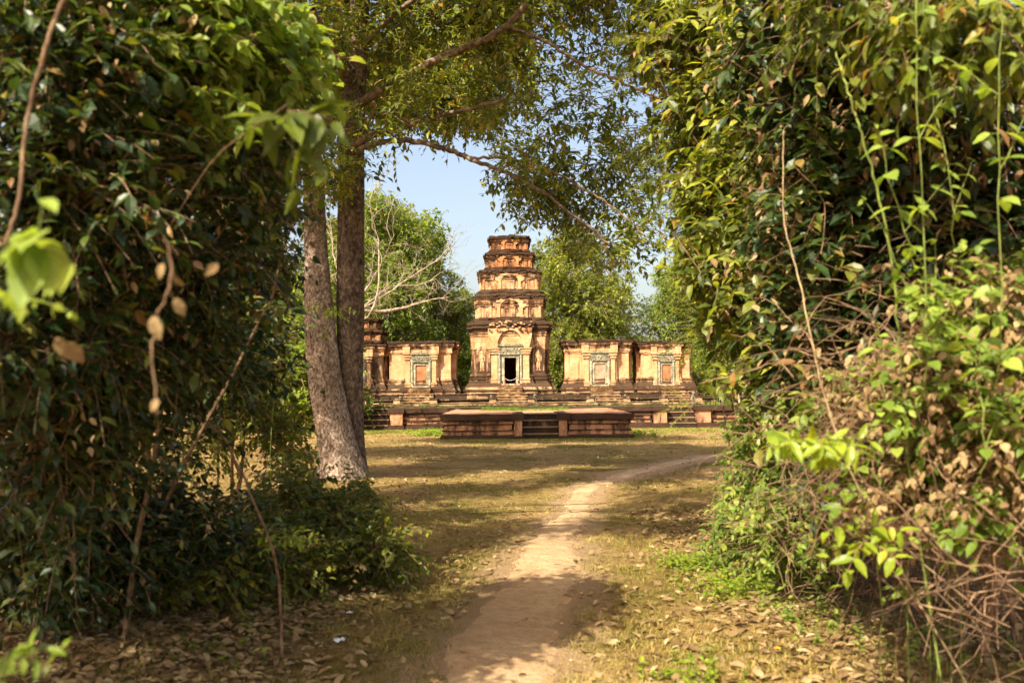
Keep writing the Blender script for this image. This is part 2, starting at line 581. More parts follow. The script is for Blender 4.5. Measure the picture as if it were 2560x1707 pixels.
g.leaves(P, D, Nn, hgt, rng.uniform(.06, .12, n) * np.clip(P[:, 1] / 14, 1, 3), T_BL, gv)
M_GRASS = leaf_mat("grass_blades", [(0, (.08, .115, .018)), (.35, (.20, .20, .038)), (.6, (.36, .27, .08)), (1, (.55, .40, .17))], trans=.25, rough=.7, spec=.1, tr_gain=(1.3, 1.3, .8))
tag(g.build("grass", M_GRASS), kind="stuff")

# fallen leaves, thick below the bushes
A1 = sample_ground(24000, 4.3, 40, 1.0, .42)
A1 = A1[(path_dist(A1) > .05) | (rng.random(len(A1)) < .18)]
A1 = A1[(rng.random(len(A1)) < np.clip(.28 + .5 * vnoise(A1[:, 0], A1[:, 1], .5, 21), .12, 1)) | (A1[:, 0] < -1.5)]
x = rng.uniform(-5.5, -.9, 15000); y = rng.uniform(4.4, 10.5, 15000)
A2 = np.stack([x, y, hz(x, y)], 1)[(x < -1.1 - .05 * y + rng.normal(0, .35, 15000))]
x = rng.uniform(1.6, 5.5, 12000); y = rng.uniform(4.5, 15, 12000)
A3 = np.stack([x, y, hz(x, y)], 1)[(x > 1.9 + rng.normal(0, .4, 12000))]
g = Geo()
P = np.concatenate([A1, A2, A3])
n = len(P)
P[:, 2] += rng.uniform(.008, .04, n)
th = rng.uniform(0, 2 * PI, n)
D = np.stack([np.cos(th), np.sin(th), rng.normal(0, .25, n)], 1)
Nn = rng.normal(0, .35, (n, 3)) + [0, 0, 1]
g.leaves(P, D, Nn, rng.uniform(.05, .12, n), rng.uniform(.35, .65, n), T_LEAF, np.clip(rng.beta(2, 2.2, n), 0, 1))
tag(g.build("leaf_litter", M_DRYL), kind="stuff")


# grit and small stones
T_OCT = (np.array([(-.5, 0, 0), (.5, 0, 0), (0, .5, 0), (0, -.5, 0), (.1, 0, .3), (0, 0, -.3)]), [[(0, 3, 4), (3, 1, 4), (1, 2, 4), (2, 0, 4), (3, 0, 5), (1, 3, 5), (2, 1, 5), (0, 2, 5)]])
k = rng.integers(0, len(PC), 3200)
u = rng.uniform(-1.3, 1.3, 3200)
side_ = norm(Rr - L_)[k]
P = PC[k] + side_ * (PW[k] * u)[:, None]
P[:, 2] = hz(P[:, 0], P[:, 1]) + .010
P = P[P[:, 1] < 30]
th = rng.uniform(0, 2 * PI, len(P))
g = Geo()
g.leaves(P, np.stack([np.cos(th), np.sin(th), 0 * th], 1), np.tile([0, 0, 1.], (len(P), 1)), rng.gamma(2, .007, len(P)), .8, T_OCT, 0)
tag(g.build("gravel", plain_mat("grit", [(.3, (.20, .12, .07)), (.7, (.46, .32, .2))], 30, .95, .3, .003)), kind="stuff")


# ------------------------------------------------------------------ temple
def cross_plan(C, Pw, E, cx=0.0, cyy=0.0, seg=.22):
    """plan with projecting bays: corner square half C, bays half width Pw out to E. Returns points and outward vectors."""
    c = [(Pw, -E), (Pw, -C), (C, -C), (C, -Pw), (E, -Pw), (E, Pw), (C, Pw), (C, C), (Pw, C), (Pw, E), (-Pw, E), (-Pw, C), (-C, C), (-C, Pw), (-E, Pw), (-E, -Pw), (-C, -Pw), (-C, -C), (-Pw, -C), (-Pw, -E)]
    pts, nv = [], []
    n = len(c)
    nrm = []
    for i in range(n):
        a, b = np.array(c[i]), np.array(c[(i + 1) % n])
        d = b - a
        nn = np.array([d[1], -d[0]])
        nrm.append(nn / np.linalg.norm(nn))
    for i in range(n):
        a, b = np.array(c[i], float), np.array(c[(i + 1) % n], float)
        pts.append(a); nv.append(nrm[i] + nrm[i - 1])
        k = max(1, int(np.linalg.norm(b - a) / seg))
        for j in range(1, k):
            pts.append(a + (b - a) * j / k); nv.append(nrm[i])
    return np.array(pts) + [cx, cyy], np.array(nv)


def box_plan(hx, hy, cx=0, cyy=0, seg=.22):
    c = [(hx, -hy), (hx, hy), (-hx, hy), (-hx, -hy)]
    nr = [(1, 0), (0, 1), (-1, 0), (0, -1)]
    pts, nv = [], []
    for i in range(4):
        a, b = np.array(c[i], float), np.array(c[(i + 1) % 4], float)
        pts.append(a); nv.append(np.array(nr[i]) + np.array(nr[i - 1]))
        k = max(1, int(np.linalg.norm(b - a) / seg))
        for j in range(1, k):
            pts.append(a + (b - a) * j / k); nv.append(np.array(nr[i]))
    return np.array(pts) + [cx, cyy], np.array(nv, float)


def loft(g, plan, prof, jit=.008, r=rng, cap=1.0):
    """prof: list of (z, offset, stain)"""
    pts, nv = plan
    k = len(pts)
    V = []
    edge = r.normal(0, 1, k)
    for i, pr_ in enumerate(prof):
        z, o = pr_[0], pr_[1]
        q = pts + nv * o + nv * r.normal(0, jit, (k, 1))
        V.append(np.column_stack([q, z + r.normal(0, jit * .8, k)]))
    V = np.concatenate(V)
    F, A = [], []
    for i in range(len(prof) - 1):
        a = i * k + np.arange(k)
        b = i * k + (np.arange(k) + 1) % k
        F.append(np.stack([a, b, b + k, a + k], 1))
        A.append(np.full(k, prof[i + 1][2] if len(prof[i + 1]) > 2 else 0))
    g.add(V, np.concatenate(F), np.concatenate(A))
    nlast = (len(prof) - 1) * k
    g.n -= len(V)
    g.V.append(np.zeros((0, 3)))
    for f, a in ((list(range(k))[::-1], 0), (list(range(nlast, nlast + k)), cap)):
        g.L.append(np.array(f) + g.n); g.C.append(np.array([k])); g.A.append(np.array([a]))
    g.n += len(V)


def steps_prof(spec):
    """spec of (z0, z1, off, stain) bands -> stepped profile"""
    out = []
    for z0, z1, o, s in spec:
        out += [(z0, o, s), (z1, o, s)]
    return out


def prism(g, poly, y0, y1, a=0.0):
    """polygon in (x, z), extruded from y0 (front) to y1 (back)"""
    n = len(poly)
    V = [(x, y0, z) for x, z in poly] + [(x, y1, z) for x, z in poly]
    fs = [list(range(n)), list(range(n, 2 * n))[::-1]] + [[i + n, (i + 1) % n + n, (i + 1) % n, i] for i in range(n)]
    g.poly(V, fs, a)


def arch(hw, z0, zs, z1, n=9, tip=1.25):
    """inner outline from right foot over a pointed arch to the left foot"""
    pts = [(hw, z0)]
    for i in range(n + 1):
        u = i / n
        x = hw * math.cos(u * PI / 2) ** (1 / tip)
        z = zs + (z1 - zs) * math.sin(u * PI / 2) ** tip
        pts.append((x, z))
    left = [(-x, z) for x, z in pts[:-1]][::-1]
    return pts + left


def horseshoe(g, outer_right, hw, z0, zs, z1, y0, y1, cx=0.0, a=0.0, tip=1.25):
    """solid gable piece with an arched opening. outer_right: outline points from foot to top (x > 0)"""
    inn = arch(hw, z0, zs, z1, tip=tip)
    half = len(inn) // 2
    r_in, l_in = inn[:half + 1], inn[half:]
    # split down the middle: two convex-ish halves
    R = [(cx + x, z) for x, z in outer_right] + [(cx, outer_right[-1][1])] + [(cx + x, z) for x, z in r_in[::-1]]
    L = [(cx - x, z) for x, z in R_neg(R, cx)]
    prism(g, fix_ccw(R), y0, y1, a)
    prism(g, fix_ccw(L), y0, y1, a)


def R_neg(R, cx):
    return [(x - cx + 0 - 0, z) if False else (x - cx, z) for x, z in R]


def fix_ccw(p):
    A = sum(p[i][0] * p[(i + 1) % len(p)][1] - p[(i + 1) % len(p)][0] * p[i][1] for i in range(len(p)))
    q = []
    for v in (p if A > 0 else p[::-1]):
        if not q or (abs(v[0] - q[-1][0]) + abs(v[1] - q[-1][1])) > 1e-4:
            q.append(v)
    return q


def stone_doorway(root, cx, yf, z0, zt, hwo, hw, zl0, zl1, fill, y_wall):
    """sandstone frame with round posts and a carved lintel; yf is its front plane"""
    g = Geo()
    g.box(cx - hw - .16, cx - hw, yf + .05, y_wall + .03, z0, zt)
    g.box(cx + hw, cx + hw + .16, yf + .05, y_wall + .03, z0, zt)
    g.box(cx - hw - .16, cx + hw + .16, yf + .053, y_wall + .033, zt, zl0)
    g.box(cx - hw - .2, cx + hw + .2, yf - .08, y_wall + .034, z0 - .09, z0 - .002)
    g.box(cx - hw - .05, cx - hw - .002, yf + .035, yf + .049, z0, zt)
    g.box(cx + hw + .002, cx + hw + .05, yf + .035, yf + .049, z0, zt)
    fr = g.build("door_frame", M_SAND, root)
    for s in (-1, 1):
        g = Geo()
        xc = cx + s * (hwo - .085)
        zz = np.linspace(z0, zl0 - .004, 27)
        rr = np.where(np.arange(27) % 4 == 0, .085, .066)
        rr = np.where(np.arange(27) % 4 == 2, .072, rr)
        g.tubes(np.stack([np.full(27, xc), np.full(27, yf + .02), zz], 1), rr, 10)
        g.build("door_column", M_SAND, root)
    g = Geo()
    g.box(cx - hwo, cx + hwo, yf - .04, y_wall + .02, zl0, zl0 + (zl1 - zl0) * .72)
    g.box(cx - hwo - .02, cx + hwo + .02, yf - .09, y_wall + .021, zl0 + (zl1 - zl0) * .78, zl1)
    g.box(cx - hwo + .01, cx + hwo - .01, yf - .02, y_wall + .019, zl0 + (zl1 - zl0) * .72, zl0 + (zl1 - zl0) * .78)
    r = np.random.default_rng(int(abs(cx * 100)) + 3)
    # carved scrolls standing proud of the lintel
    for i in range(26):
        xx = cx + r.uniform(-hwo * .85, hwo * .85)
        zc = zl0 + (zl1 - zl0) * r.uniform(.14, .6)
        t_ = np.linspace(0, 4.4, 8)
        q = np.stack([xx + .05 * np.cos(t_ + i) * (1 - t_ / 8), np.full(8, yf - .045), zc + .05 * np.sin(t_ + i) * (1 - t_ / 8)], 1)
        g.tubes(q, np.full(8, .018), 4)
    for i in range(int(hwo * 2 / .07)):
        xx = cx - hwo + .035 + i * .07
        g.box(xx - .02, xx + .02, yf - .11, yf - .085, zl0 + (zl1 - zl0) * .82, zl1 - .02)
    g.build("lintel", M_RELIEF, root)
    if fill:
        g = Geo()
        P, nv = box_plan(hw + .02, .1, cx, y_wall + .045)
        loft(g, (P, nv), [(z0 - .02, 0, .2), (zt + .02, 0, .2)])
        g.build("door_infill", M_INFILLP if abs(cx - 5.04) < .1 else M_INFILL, root)


M_INFILLP = brick_mat("brick_infill_pale", (.58, .43, .32), (.44, .28, .18), (.26, .15, .09), .85)
M_INFILL = brick_mat("brick_infill", (.48, .28, .14), (.37, .18, .08), (.21, .095, .045), .7)


def pilaster(g, x0, x1, yf, yb, z0, z1, cap, a=.1):
    """brick door jamb with base and stepped capital"""
    e = [0.05, .03, .06, .02]
    z = z0
    for i, h in enumerate((.10, .06, .08, .05)):
        g.box(x0 - e[i], x1 + e[i], yf - e[i], yb, z, z + h, .25); z += h
    g.box(x0, x1, yf, yb - .003, z, z1 - cap, a)
    z = z1 - cap
    k = 6
    for i in range(k):
        o = .02 + .10 * i / (k - 1) + (.03 if i % 2 else 0)
        g.box(x0 - o, x1 + o, yf - o, yb - .001 * i, z + cap * i / k, z + cap * (i + 1) / k, .15 if i % 2 else .35)


def false_niche(root, mat, cx, yf, z0, z1, hw, depth=.085, stain=.15):
    """tier niche: stepped gable with pointed arch over a small blind door"""
    h = z1 - z0
    o = hw * 1.62
    outer = [(o * .92, z0), (o * .92, z0 + h * .10), (o * .82, z0 + h * .10), (o * .82, z0 + h * .48), (o * .95, z0 + h * .48), (o * .95, z0 + h * .55), (o * 1.05, z0 + h * .55),
             (o * 1.05, z0 + h * .74), (o * .86, z0 + h * .74), (o * .86, z0 + h * .86), (o * .62, z0 + h * .86), (o * .62, z0 + h * .95), (o * .35, z0 + h * .95), (o * .35, z0 + h)]
    g = Geo()
    horseshoe(g, outer, hw, z0, z0 + h * .5, z0 + h * .9, yf - depth, yf + .02, cx, stain)
    nb = g.build("niche", mat, root)
    g = Geo()
    dw, dh = hw * .5, h * .48
    for s in (-1, 1):
        g.box(cx + s * dw - .025, cx + s * dw + .025, yf - .05, yf + .01, z0, z0 + dh, .3)
    g.box(cx - dw - .06, cx + dw + .06, yf - .055, yf + .011, z0 + dh, z0 + dh + .06, .2)
    g.box(cx - .02, cx + .02, yf - .045, yf + .012, z0, z0 + dh, .3)
    g.box(cx - hw, cx + hw, yf - .07, yf + .013, z0 - .03, z0 + .025, .5)
    g.build("blind_door", mat, root)


def relief_figure(root, cx, yf, z0, h, mat):
    """eroded standing guardian in low relief under a small arch"""
    me = bpy.data.meshes.new("relief_figure")
    bm = bmesh.new()
    def ell(x, z, rx, rz, ry=.05):
        bmesh.ops.create_icosphere(bm, subdivisions=2, radius=1, matrix=Matrix.Translation((cx + x * h, yf, z0 + z * h)) @ Matrix.Diagonal((rx * h, ry, rz * h, 1)))
    ell(0, .90, .055, .07); ell(0, .98, .035, .05); ell(0, .70, .10, .14, .06); ell(0, .52, .085, .09)
    ell(-.05, .28, .045, .24); ell(.05, .28, .045, .24); ell(-.14, .62, .03, .16, .04); ell(.14, .62, .03, .16, .04); ell(-.07, .03, .06, .03); ell(.07, .03, .06, .03)
    bm.to_mesh(me); bm.free()
    me.materials.append(mat)
    o = bpy.data.objects.new("relief_figure", me)
    COL.objects.link(o); o.parent = root
    g = Geo()
    hw = .22 * h
    horseshoe(g, [(hw * 1.3, z0 - .03), (hw * 1.3, z0 + h * .95), (hw * .9, z0 + h * 1.15), (hw * .4, z0 + h * 1.24)], hw, z0 - .03, z0 + h * .85, z0 + h * 1.12, yf - .035, yf + .02, cx, .35)
    g.build("relief_niche", mat, root)


TD = 57.0                                  # distance of the row of shrines
TX = -.11
tower = empty("brick_tower", (0, 0, 0), "tall ochre brick tower with four stepped upper tiers, tallest of the temple row", "temple tower", "brick sanctuary towers in a row")
C0, P0, E0 = 2.0, 1.17, 2.28
CY = TD + E0
g = Geo()
pl_ = cross_plan(C0, P0, E0, TX, CY)
prof = steps_prof([(1.60, 1.76, .40, .3), (1.76, 1.84, .47, .9), (1.84, 1.98, .34, .25)]) + [(2.0, .33, .5), (2.20, .20, .55)] + \
    steps_prof([(2.22, 2.32, .16, .8), (2.32, 2.42, .10, .5), (2.42, 2.50, .14, .7), (2.50, 2.58, .06, .5), (2.58, 2.66, .10, .6), (2.66, 2.74, .04, .4)]) + [(2.75, 0, .45), (3.4, 0, .5), (4.15, 0, .42)]
prof += steps_prof([(4.16, 4.20, .03, .3)]) + [(4.21, .0, .2), (4.9, .03, .2)] + steps_prof([(4.92, 4.98, .07, .3), (4.98, 5.06, .04, .2), (5.06, 5.13, .10, .4)]) + [(5.14, .08, .4), (5.34, .16, .6)] + steps_prof([(5.36, 5.48, .22, 1.0), (5.48, 5.56, .17, .8), (5.56, 5.74, .24, 1.0)])
loft(g, pl_, prof)
body = g.build("main_storey", M_BRICK, tower)
# real doorway hollow behind the frame
cut = Geo(); cut.box(TX - .42, TX + .42, TD - 1.0, TD + 3.2, 2.08, 3.74)
co_ = cut.build("cutter", M_VOID)
md = body.modifiers.new("door", 'BOOLEAN'); md.operation = 'DIFFERENCE'; md.object = co_; md.solver = 'EXACT'
dg = bpy.context.evaluated_depsgraph_get()
nm = bpy.data.meshes.new_from_object(body.evaluated_get(dg))
body.modifiers.clear(); body.data = nm
bpy.data.objects.remove(co_)
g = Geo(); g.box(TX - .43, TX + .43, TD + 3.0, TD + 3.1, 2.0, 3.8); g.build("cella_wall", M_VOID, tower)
for s in (-1, 1):
    g = Geo()
    xa, xb = sorted((TX + s * .72, TX + s * 1.08))
    pilaster(g, xa, xb, TD - .16, TD + .05, 2.22, 4.22, .42)
    g.build("pilaster", M_BRICK, tower)
g = Geo()
horseshoe(g, [(1.08, 4.24), (1.16, 4.5), (1.24, 4.9), (1.26, 5.15), (1.26, 5.34)], .72, 4.24, 4.42, 5.22, TD - .20, TD + .03, TX, .12)
# crumbling brick stubs over the gable
for i in range(70):
    xx, zz = TX + rng.uniform(-1.22, 1.22), rng.uniform(5.12, 5.72)
    hw_ = rng.uniform(.03, .08)
    if zz < 5.36 and abs(xx - TX) < .35: continue
    g.box(xx - hw_, xx + hw_, TD - .30 + rng.uniform(-.03, .02), TD, zz, zz + rng.uniform(.03, .07), rng.choice([0, .1, .6]))
g.build("gable", M_BRICK, tower)
stone_doorway(tower, TX, TD - .20, 2.17, 3.66, .70, .335, 3.82, 4.42, False, TD)
for s in (-1, 1):
    relief_figure(tower, TX + s * 1.62, CY - C0 - .0, 2.9, 1.15, M_BRICK)
tiers = [
    # z0, zwall, zcornice, ztop, C, P, E,  mat
    (5.74, 5.98, 6.95, 7.30, 1.83, 1.02, 2.0, M_BRICK, .56, 7.12),
    (7.30, 7.62, 8.50, 8.74, 1.62, .84, 1.76, M_BRICK, .49, 8.58),
    (8.74, 8.96, 9.58, 9.78, 1.26, .66, 1.38, M_BRICK2, .40, 9.66),
    (9.78, 10.03, 10.58, 10.80, 1.03, .52, 1.13, M_BRICK2, .28, 10.63)]
for z0, z1, z2, z3, C, Pw, E, mt, nw, nz_ in tiers:
    g = Geo()
    h0 = (z1 - z0) / 4
    hc = (z3 - z2) / 5
    pf = steps_prof([(z0 - .02, z0 + h0, .19, 1), (z0 + h0, z0 + 2 * h0, .12, .8), (z0 + 2 * h0, z0 + 3 * h0, .15, 1.0), (z0 + 3 * h0, z1, .06, .6)]) + [(z1 + .01, 0, .3), (z1 + (z2 - z1) * .62, 0, .3)]
    zb = z1 + (z2 - z1) * .64
    hb = (z2 - zb) / 4
    pf += steps_prof([(zb, zb + hb, .05, .45), (zb + hb, zb + 2 * hb, .02, .3), (zb + 2 * hb, zb + 3 * hb, .08, .5), (zb + 3 * hb, z2, .05, .4)])
    pf += steps_prof([(z2, z2 + hc, .07, .3), (z2 + hc, z2 + 2 * hc, .09, .7), (z2 + 2 * hc, z2 + 3 * hc, .12, 1), (z2 + 3 * hc, z2 + 4 * hc, .09, .7), (z2 + 4 * hc, z3, .13, 1)])
    loft(g, cross_plan(C + .04, Pw + .02, E + .04, TX, CY), pf, .018)
    # broken bricks along the cornice edge
    for i in range(46):
        s_ = rng.uniform(-E, E)
        hw_ = rng.uniform(.03, .10)
        yy = CY - (E if abs(s_) < Pw else C) - .16
        g.box(TX + s_ - hw_, TX + s_ + hw_, yy - rng.uniform(0, .05), yy + .3, z3 - rng.uniform(.0, .12), z3 + rng.uniform(.01, .06), 1)
    if z3 > 10.5:
        for i in range(40):
            xx, yy = rng.uniform(-1.2, 1.2), rng.uniform(-1.2, 1.2)
            g.box(TX + xx - .12, TX + xx + .12, CY + yy - .12, CY + yy + .12, 10.77, 10.80 + rng.uniform(.02, .12) * (1.4 - abs(xx)), 1)
    t_ = g.build("tier", mt, tower)
    false_niche(tower, mt, TX, CY - E - .04, z1 + .02, nz_, nw)
    for s in (-1, 1):                     # corner pilasters and little panels
        for xo in (Pw + .10, C - .10):
            g = Geo()
            g.box(TX + s * xo - .06, TX + s * xo + .06, CY - C - .09, CY - C + .02, z1 + .02, zb + .02, .25)
            g.build("corner_pilaster", mt, t_)


def shrine(cx, sc, label, extra=False, dull=0.0):
    root = empty("brick_shrine", (0, 0, 0), label, "shrine", "brick sanctuary towers in a row")
    C, Pw, E = 1.70 * sc, .98 * sc, 1.95 * sc
    cyy = CY + .1
    yf = cyy - E
    Z = lambda z: 1.62 + (z - 1.62) * (.96 if sc < .95 else 1.0)
    g = Geo()
    pf = steps_prof([(1.60, 1.75, .26, .2), (1.75, 1.84, .33, .9), (1.84, 1.92, .24, .5)]) + [(1.93, .24, .7), (2.15, .14, .7)] + steps_prof([(2.17, 2.24, .11, .5), (2.24, 2.32, .06, .3), (2.32, 2.40, .10, .5), (2.40, 2.50, .03, .3)]) + \
        [(2.52, 0, .1 + dull), (3.9, 0, .08 + dull)] + steps_prof([(Z(3.92), Z(4.0), .04, .15), (Z(4.0), Z(4.10), .08, .2), (Z(4.10), Z(4.16), .05, .2)]) + [(Z(4.18), .06, .2), (Z(4.36), .14, .4)] + steps_prof([(Z(4.38), Z(4.50), .19, .45), (Z(4.50), Z(4.58), .22, .8), (Z(4.58), Z(4.64), .25, 1)])
    loft(g, cross_plan(C, Pw, E, cx, cyy), pf, .010)
    for i in range(60):
        s_ = rng.uniform(-E, E); hw_ = rng.uniform(.04, .16)
        yy = cyy - (E if abs(s_) < Pw else C) - .22
        g.box(cx + s_ - hw_, cx + s_ + hw_, yy, yy + rng.uniform(.2, .6), Z(4.6), Z(4.64) + rng.uniform(.0, .06), 1)
    g.build("brick_body", M_BRICK, root)
    for s in (-1, 1):
        g = Geo()
        xa, xb = sorted((cx + s * .63 * sc, cx + s * .88 * sc))
        pilaster(g, xa, xb, yf - .14, yf + .04, 2.0, Z(3.98), .46)
        x2, x3 = sorted((cx + s * .63 * sc, cx + s * 1.04 * sc))
        g.box(x2, x3, yf - .16, yf + .05, Z(3.99), Z(4.42), .15)
        g.box(min(x2, x3) - .02, max(x2, x3) + .02, yf - .2, yf + .051, Z(4.425), Z(4.53), .3)
        g.build("pilaster", M_BRICK, root)
    g = Geo()
    for i in range(5):                    # corbelled bricks stepping in over the blank gable
        o = .60 * sc - .09 * sc * i * .6
        z_ = Z(4.25) + .055 * i
        for s in (-1, 1):
            xa, xb = sorted((cx + s * .64 * sc, cx + s * o))
            if xb - xa > .01:
                g.box(xa, xb, yf - .13, yf + .03, z_, z_ + .05, .1)
    g.box(cx - .62 * sc, cx + .62 * sc, yf - .15, yf + .031, Z(4.53), Z(4.60), .6)
    g.build("gable", M_BRICK, root)
    stone_doorway(root, cx, yf - .17, 2.08, 3.28 if sc > .95 else 3.2, .60 * sc, .31 * sc, Z(3.44), Z(3.98), True, yf)
    if extra:
        g = Geo()
        for k, (zz, c_) in enumerate(((4.62, 1.25), (5.35, .98))):
            pf = steps_prof([(zz, zz + .08, .14, 1), (zz + .08, zz + .16, .08, .8)]) + [(zz + .17, 0, .3), (zz + .5, 0, .3)] + steps_prof([(zz + .51, zz + .58, .06, .6), (zz + .58, zz + .66, .12, 1), (zz + .66, zz + .74, .16, 1)])
            loft(g, cross_plan(c_, c_ * .55, c_ * 1.1, cx, cyy), pf, .02)
        g.build("tier", M_BRICK2, root)
    return root


shrine(-5.26, 1.0, "low ochre brick shrine with blank grey lintel just left of the tall tower")
shrine(5.04, 1.0, "low roofless brick shrine with pale weathered blocked doorway just right of the tall tower")
shrine(8.92, .83, "small brick shrine with orange blocked doorway at the right end of the temple row")
shrine(-8.95, .83, "dark stepped brick tower half hidden behind the twin trunk tree", extra=True, dull=.35)

# ---- platform under the shrines
platform = empty("temple_platform", (0, 0, 0), "long low laterite platform in several steps carrying all the brick shrines", "platform")
PYF, PZ = 46.2, 1.0
PXL, PXR = -13.5, 13.2
LSX, RSX = (-8.2, -5.75), (7.2, 8.45)


def wall_run(root, x0, x1, yf, depth, z0, z1, mat, name, bands, cap=1.0):
    """moulded retaining wall: bands are (from, to, offset, stain) as fractions of its height"""
    g = Geo()
    h = z1 - z0
    pf = steps_prof([(z0 + a * h, z0 + b * h, o, s) for a, b, o, s in bands])
    loft(g, box_plan((x1 - x0) / 2, depth / 2, (x0 + x1) / 2, yf + depth / 2, .35), pf, .012, cap=cap)
    return g.build(name, mat, root)


BW = [(-.02, .20, .10, .75), (.20, .27, .05, .8), (.27, .38, .01, .1), (.38, .44, .05, .4), (.44, .60, -.02, .15), (.60, .66, .03, .5), (.66, .78, .0, .5), (.78, .99, .09, .75)]
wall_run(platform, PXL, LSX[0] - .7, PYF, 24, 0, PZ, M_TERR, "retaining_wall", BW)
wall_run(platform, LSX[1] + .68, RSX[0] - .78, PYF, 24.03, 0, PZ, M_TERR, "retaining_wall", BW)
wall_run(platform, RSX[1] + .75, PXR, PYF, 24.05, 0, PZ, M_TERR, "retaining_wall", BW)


def stair(root, x0, x1, yf, z0, z1, n, run, mat, name="stair"):
    g = Geo()
    h = (z1 - z0) / n
    for i in range(n):
        a, b = x0 + .004 * i, x1 - .004 * i
        y_ = yf + run * i
        g.box(a, b, y_ + .02, yf + run * n + .3 + .01 * i, z0 + h * i - (.02 if i == 0 else 0), z0 + h * (i + .80), .45)
        g.box(a - .01, b + .01, y_ - .015, yf + run * n + .28 + .01 * i, z0 + h * (i + .80), z0 + h * (i + 1) - .003, -.6)
    return g.build(name, mat, root)


for (a, b) in (LSX, RSX):
    stair(platform, a, b, PYF - .25, 0, PZ - .01, 4, .28, M_STEP)
    for x0, x1 in ((a - .78, a - .02), (b + .02, b + .76)):
        g = Geo()
        loft(g, box_plan((x1 - x0) / 2 - .06, 1.5, (x0 + x1) / 2, PYF + 1.2, .3), steps_prof([(-.02, .18, .06, .8), (.18, .24, .02, .6), (.24, .80, -.02, .05), (.80, 1.004, .06, .6)]), .006)
        g.build("stair_pier", M_TERR, platform)
# middle of the platform: low kerb, then second and third steps
wall_run(platform, PXL + 1.6, PXR - 3.6, 50.3, 18, .99, 1.10, M_LAT, "kerb_step", [(0, .5, 0, .4), (.5, 1, .04, .3)])
wall_run(platform, -11.6, 10.9, 53.9, 14, 1.08, 1.34, M_LAT, "second_step", [(0, .15, .02, .3), (.15, .3, .06, .2), (.3, .72, -.05, .85), (.72, 1, .08, .55)])
wall_run(platform, -11.2, 10.3, 55.4, 11.8, 1.32, 1.63, M_LAT, "third_step", [(0, .78, 0, .62), (.78, 1, .03, .5)])
doors = [(TX, .66, TD - .45, 2.06), (-5.26, .62, TD - .15, 2.0), (5.04, .62, TD - .15, 2.0), (8.92, .55, TD + .25, 2.0), (-8.95, .55, TD + .25, 2.0)]
for cx, hw, yy, zt in doors:
    st = stair(platform, cx - hw, cx + hw, yy - 1.05, 1.62, zt, 5, .2, M_LAT)
    stair(platform, cx - hw - .12, cx + hw + .3, 53.0, 1.09, 1.345, 2, .35, M_LAT)
    stair(platform, cx - hw - .1, cx + hw + .28, 54.72, 1.335, 1.635, 2, .33, M_LAT)
    for s in (-1, 1):
        g = Geo()
        xx = cx + s * (hw + .36) + .08
        loft(g, box_plan(.17, .55, xx, 53.55, .2), steps_prof([(1.07, 1.16, .04, .3), (1.16, 1.33, 0, .1), (1.33, 1.40, .04, .5)]), .006)
        g.build("stair_pier", M_LAT, platform)
# loose blocks lying along the third step
for i in range(30):
    xx = rng.uniform(-10.8, 9.8)
    if any(abs(xx - d[0]) < .95 for d in doors): continue
    g = Geo()
    w_, h_ = rng.uniform(.08, .35), rng.uniform(.10, .26)
    g.box(xx - w_, xx + w_, 55.05 + rng.uniform(-.05, .1), 55.37, 1.345, 1.345 + h_, rng.choice([.3, .6, .9]), .012)
    g.build("coping_block", M_LAT, platform)

# grass growing on the platform top
P = np.column_stack([rng.uniform(-1.4, 2.6, 5200), rng.uniform(42.0, 46.0, 5200), np.full(5200, .93)])
P = np.concatenate([P, np.column_stack([rng.uniform(-12, 11, 7000), rng.uniform(46.5, 52.8, 7000), np.full(7000, PZ - .01)])])
n = len(P)
hh = np.where(np.arange(n) < 5200, rng.uniform(.06, .22, n) * (.6 + .4 * vnoise(P[:, 0], P[:, 1], .9, 2)), rng.uniform(.03, .08, n))
hh = np.where(P[:, 1] > 50.1, hh * .0 + .13 + rng.uniform(0, .05, n), hh)
th = rng.uniform(0, 2 * PI, n)
D = np.stack([np.cos(th) * .45, np.sin(th) * .45, np.ones(n)], 1)
g = Geo()
kk = ~((np.arange(n) < 5200) & ((vnoise(P[:, 0], P[:, 1], .8, 2) < -.1) | (abs(P[:, 0] - 1.0) > 3.2)))
P, D, hh, th, n = P[kk], D[kk], hh[kk], th[kk], int(kk.sum())
g.leaves(P, D, np.stack([np.cos(th), np.sin(th), -.4 + 0 * th], 1), hh, .16, T_BL, np.where(np.arange(n) < 5200, rng.uniform(0, .3, n), rng.uniform(.1, .8, n)))
M_GG = leaf_mat("green_grass", [(0, (.10, .20, .02)), (.4, (.16, .24, .03)), (1, (.34, .27, .09))], trans=.3, rough=.6, spec=.15)
tag(g.build("platform_grass", M_GG), kind="stuff")
# fresh grass strips at the foot of the walls
P1 = np.column_stack([rng.uniform(-8.5, -2.3, 9000), 44.2 + rng.normal(0, 1.4, 9000), np.zeros(9000)])
P2 = np.column_stack([rng.uniform(4.5, 9.5, 5000), 43.2 + rng.normal(0, 1.5, 5000), np.zeros(5000)])
P3 = np.column_stack([rng.uniform(-2.6, 4.5, 5000), 35.75 + rng.normal(0, .22, 5000), np.zeros(5000)])
P = np.concatenate([P1, P2, P3])
P = P[(P[:, 1] < 46.0) & ~((P[:, 1] > 36) & (abs(P[:, 0] - .9) < 3.5))]
n = len(P)
th = rng.uniform(0, 2 * PI, n)
g = Geo()
g.leaves(P, np.stack([np.cos(th) * .6, np.sin(th) * .6, np.ones(n)], 1), np.stack([np.cos(th), np.sin(th), -.5 + 0 * th], 1), rng.uniform(.03, .11, n), .2, T_BL, rng.uniform(.25, 1, n))
tag(g.build("verge_grass", M_GG), kind="stuff")

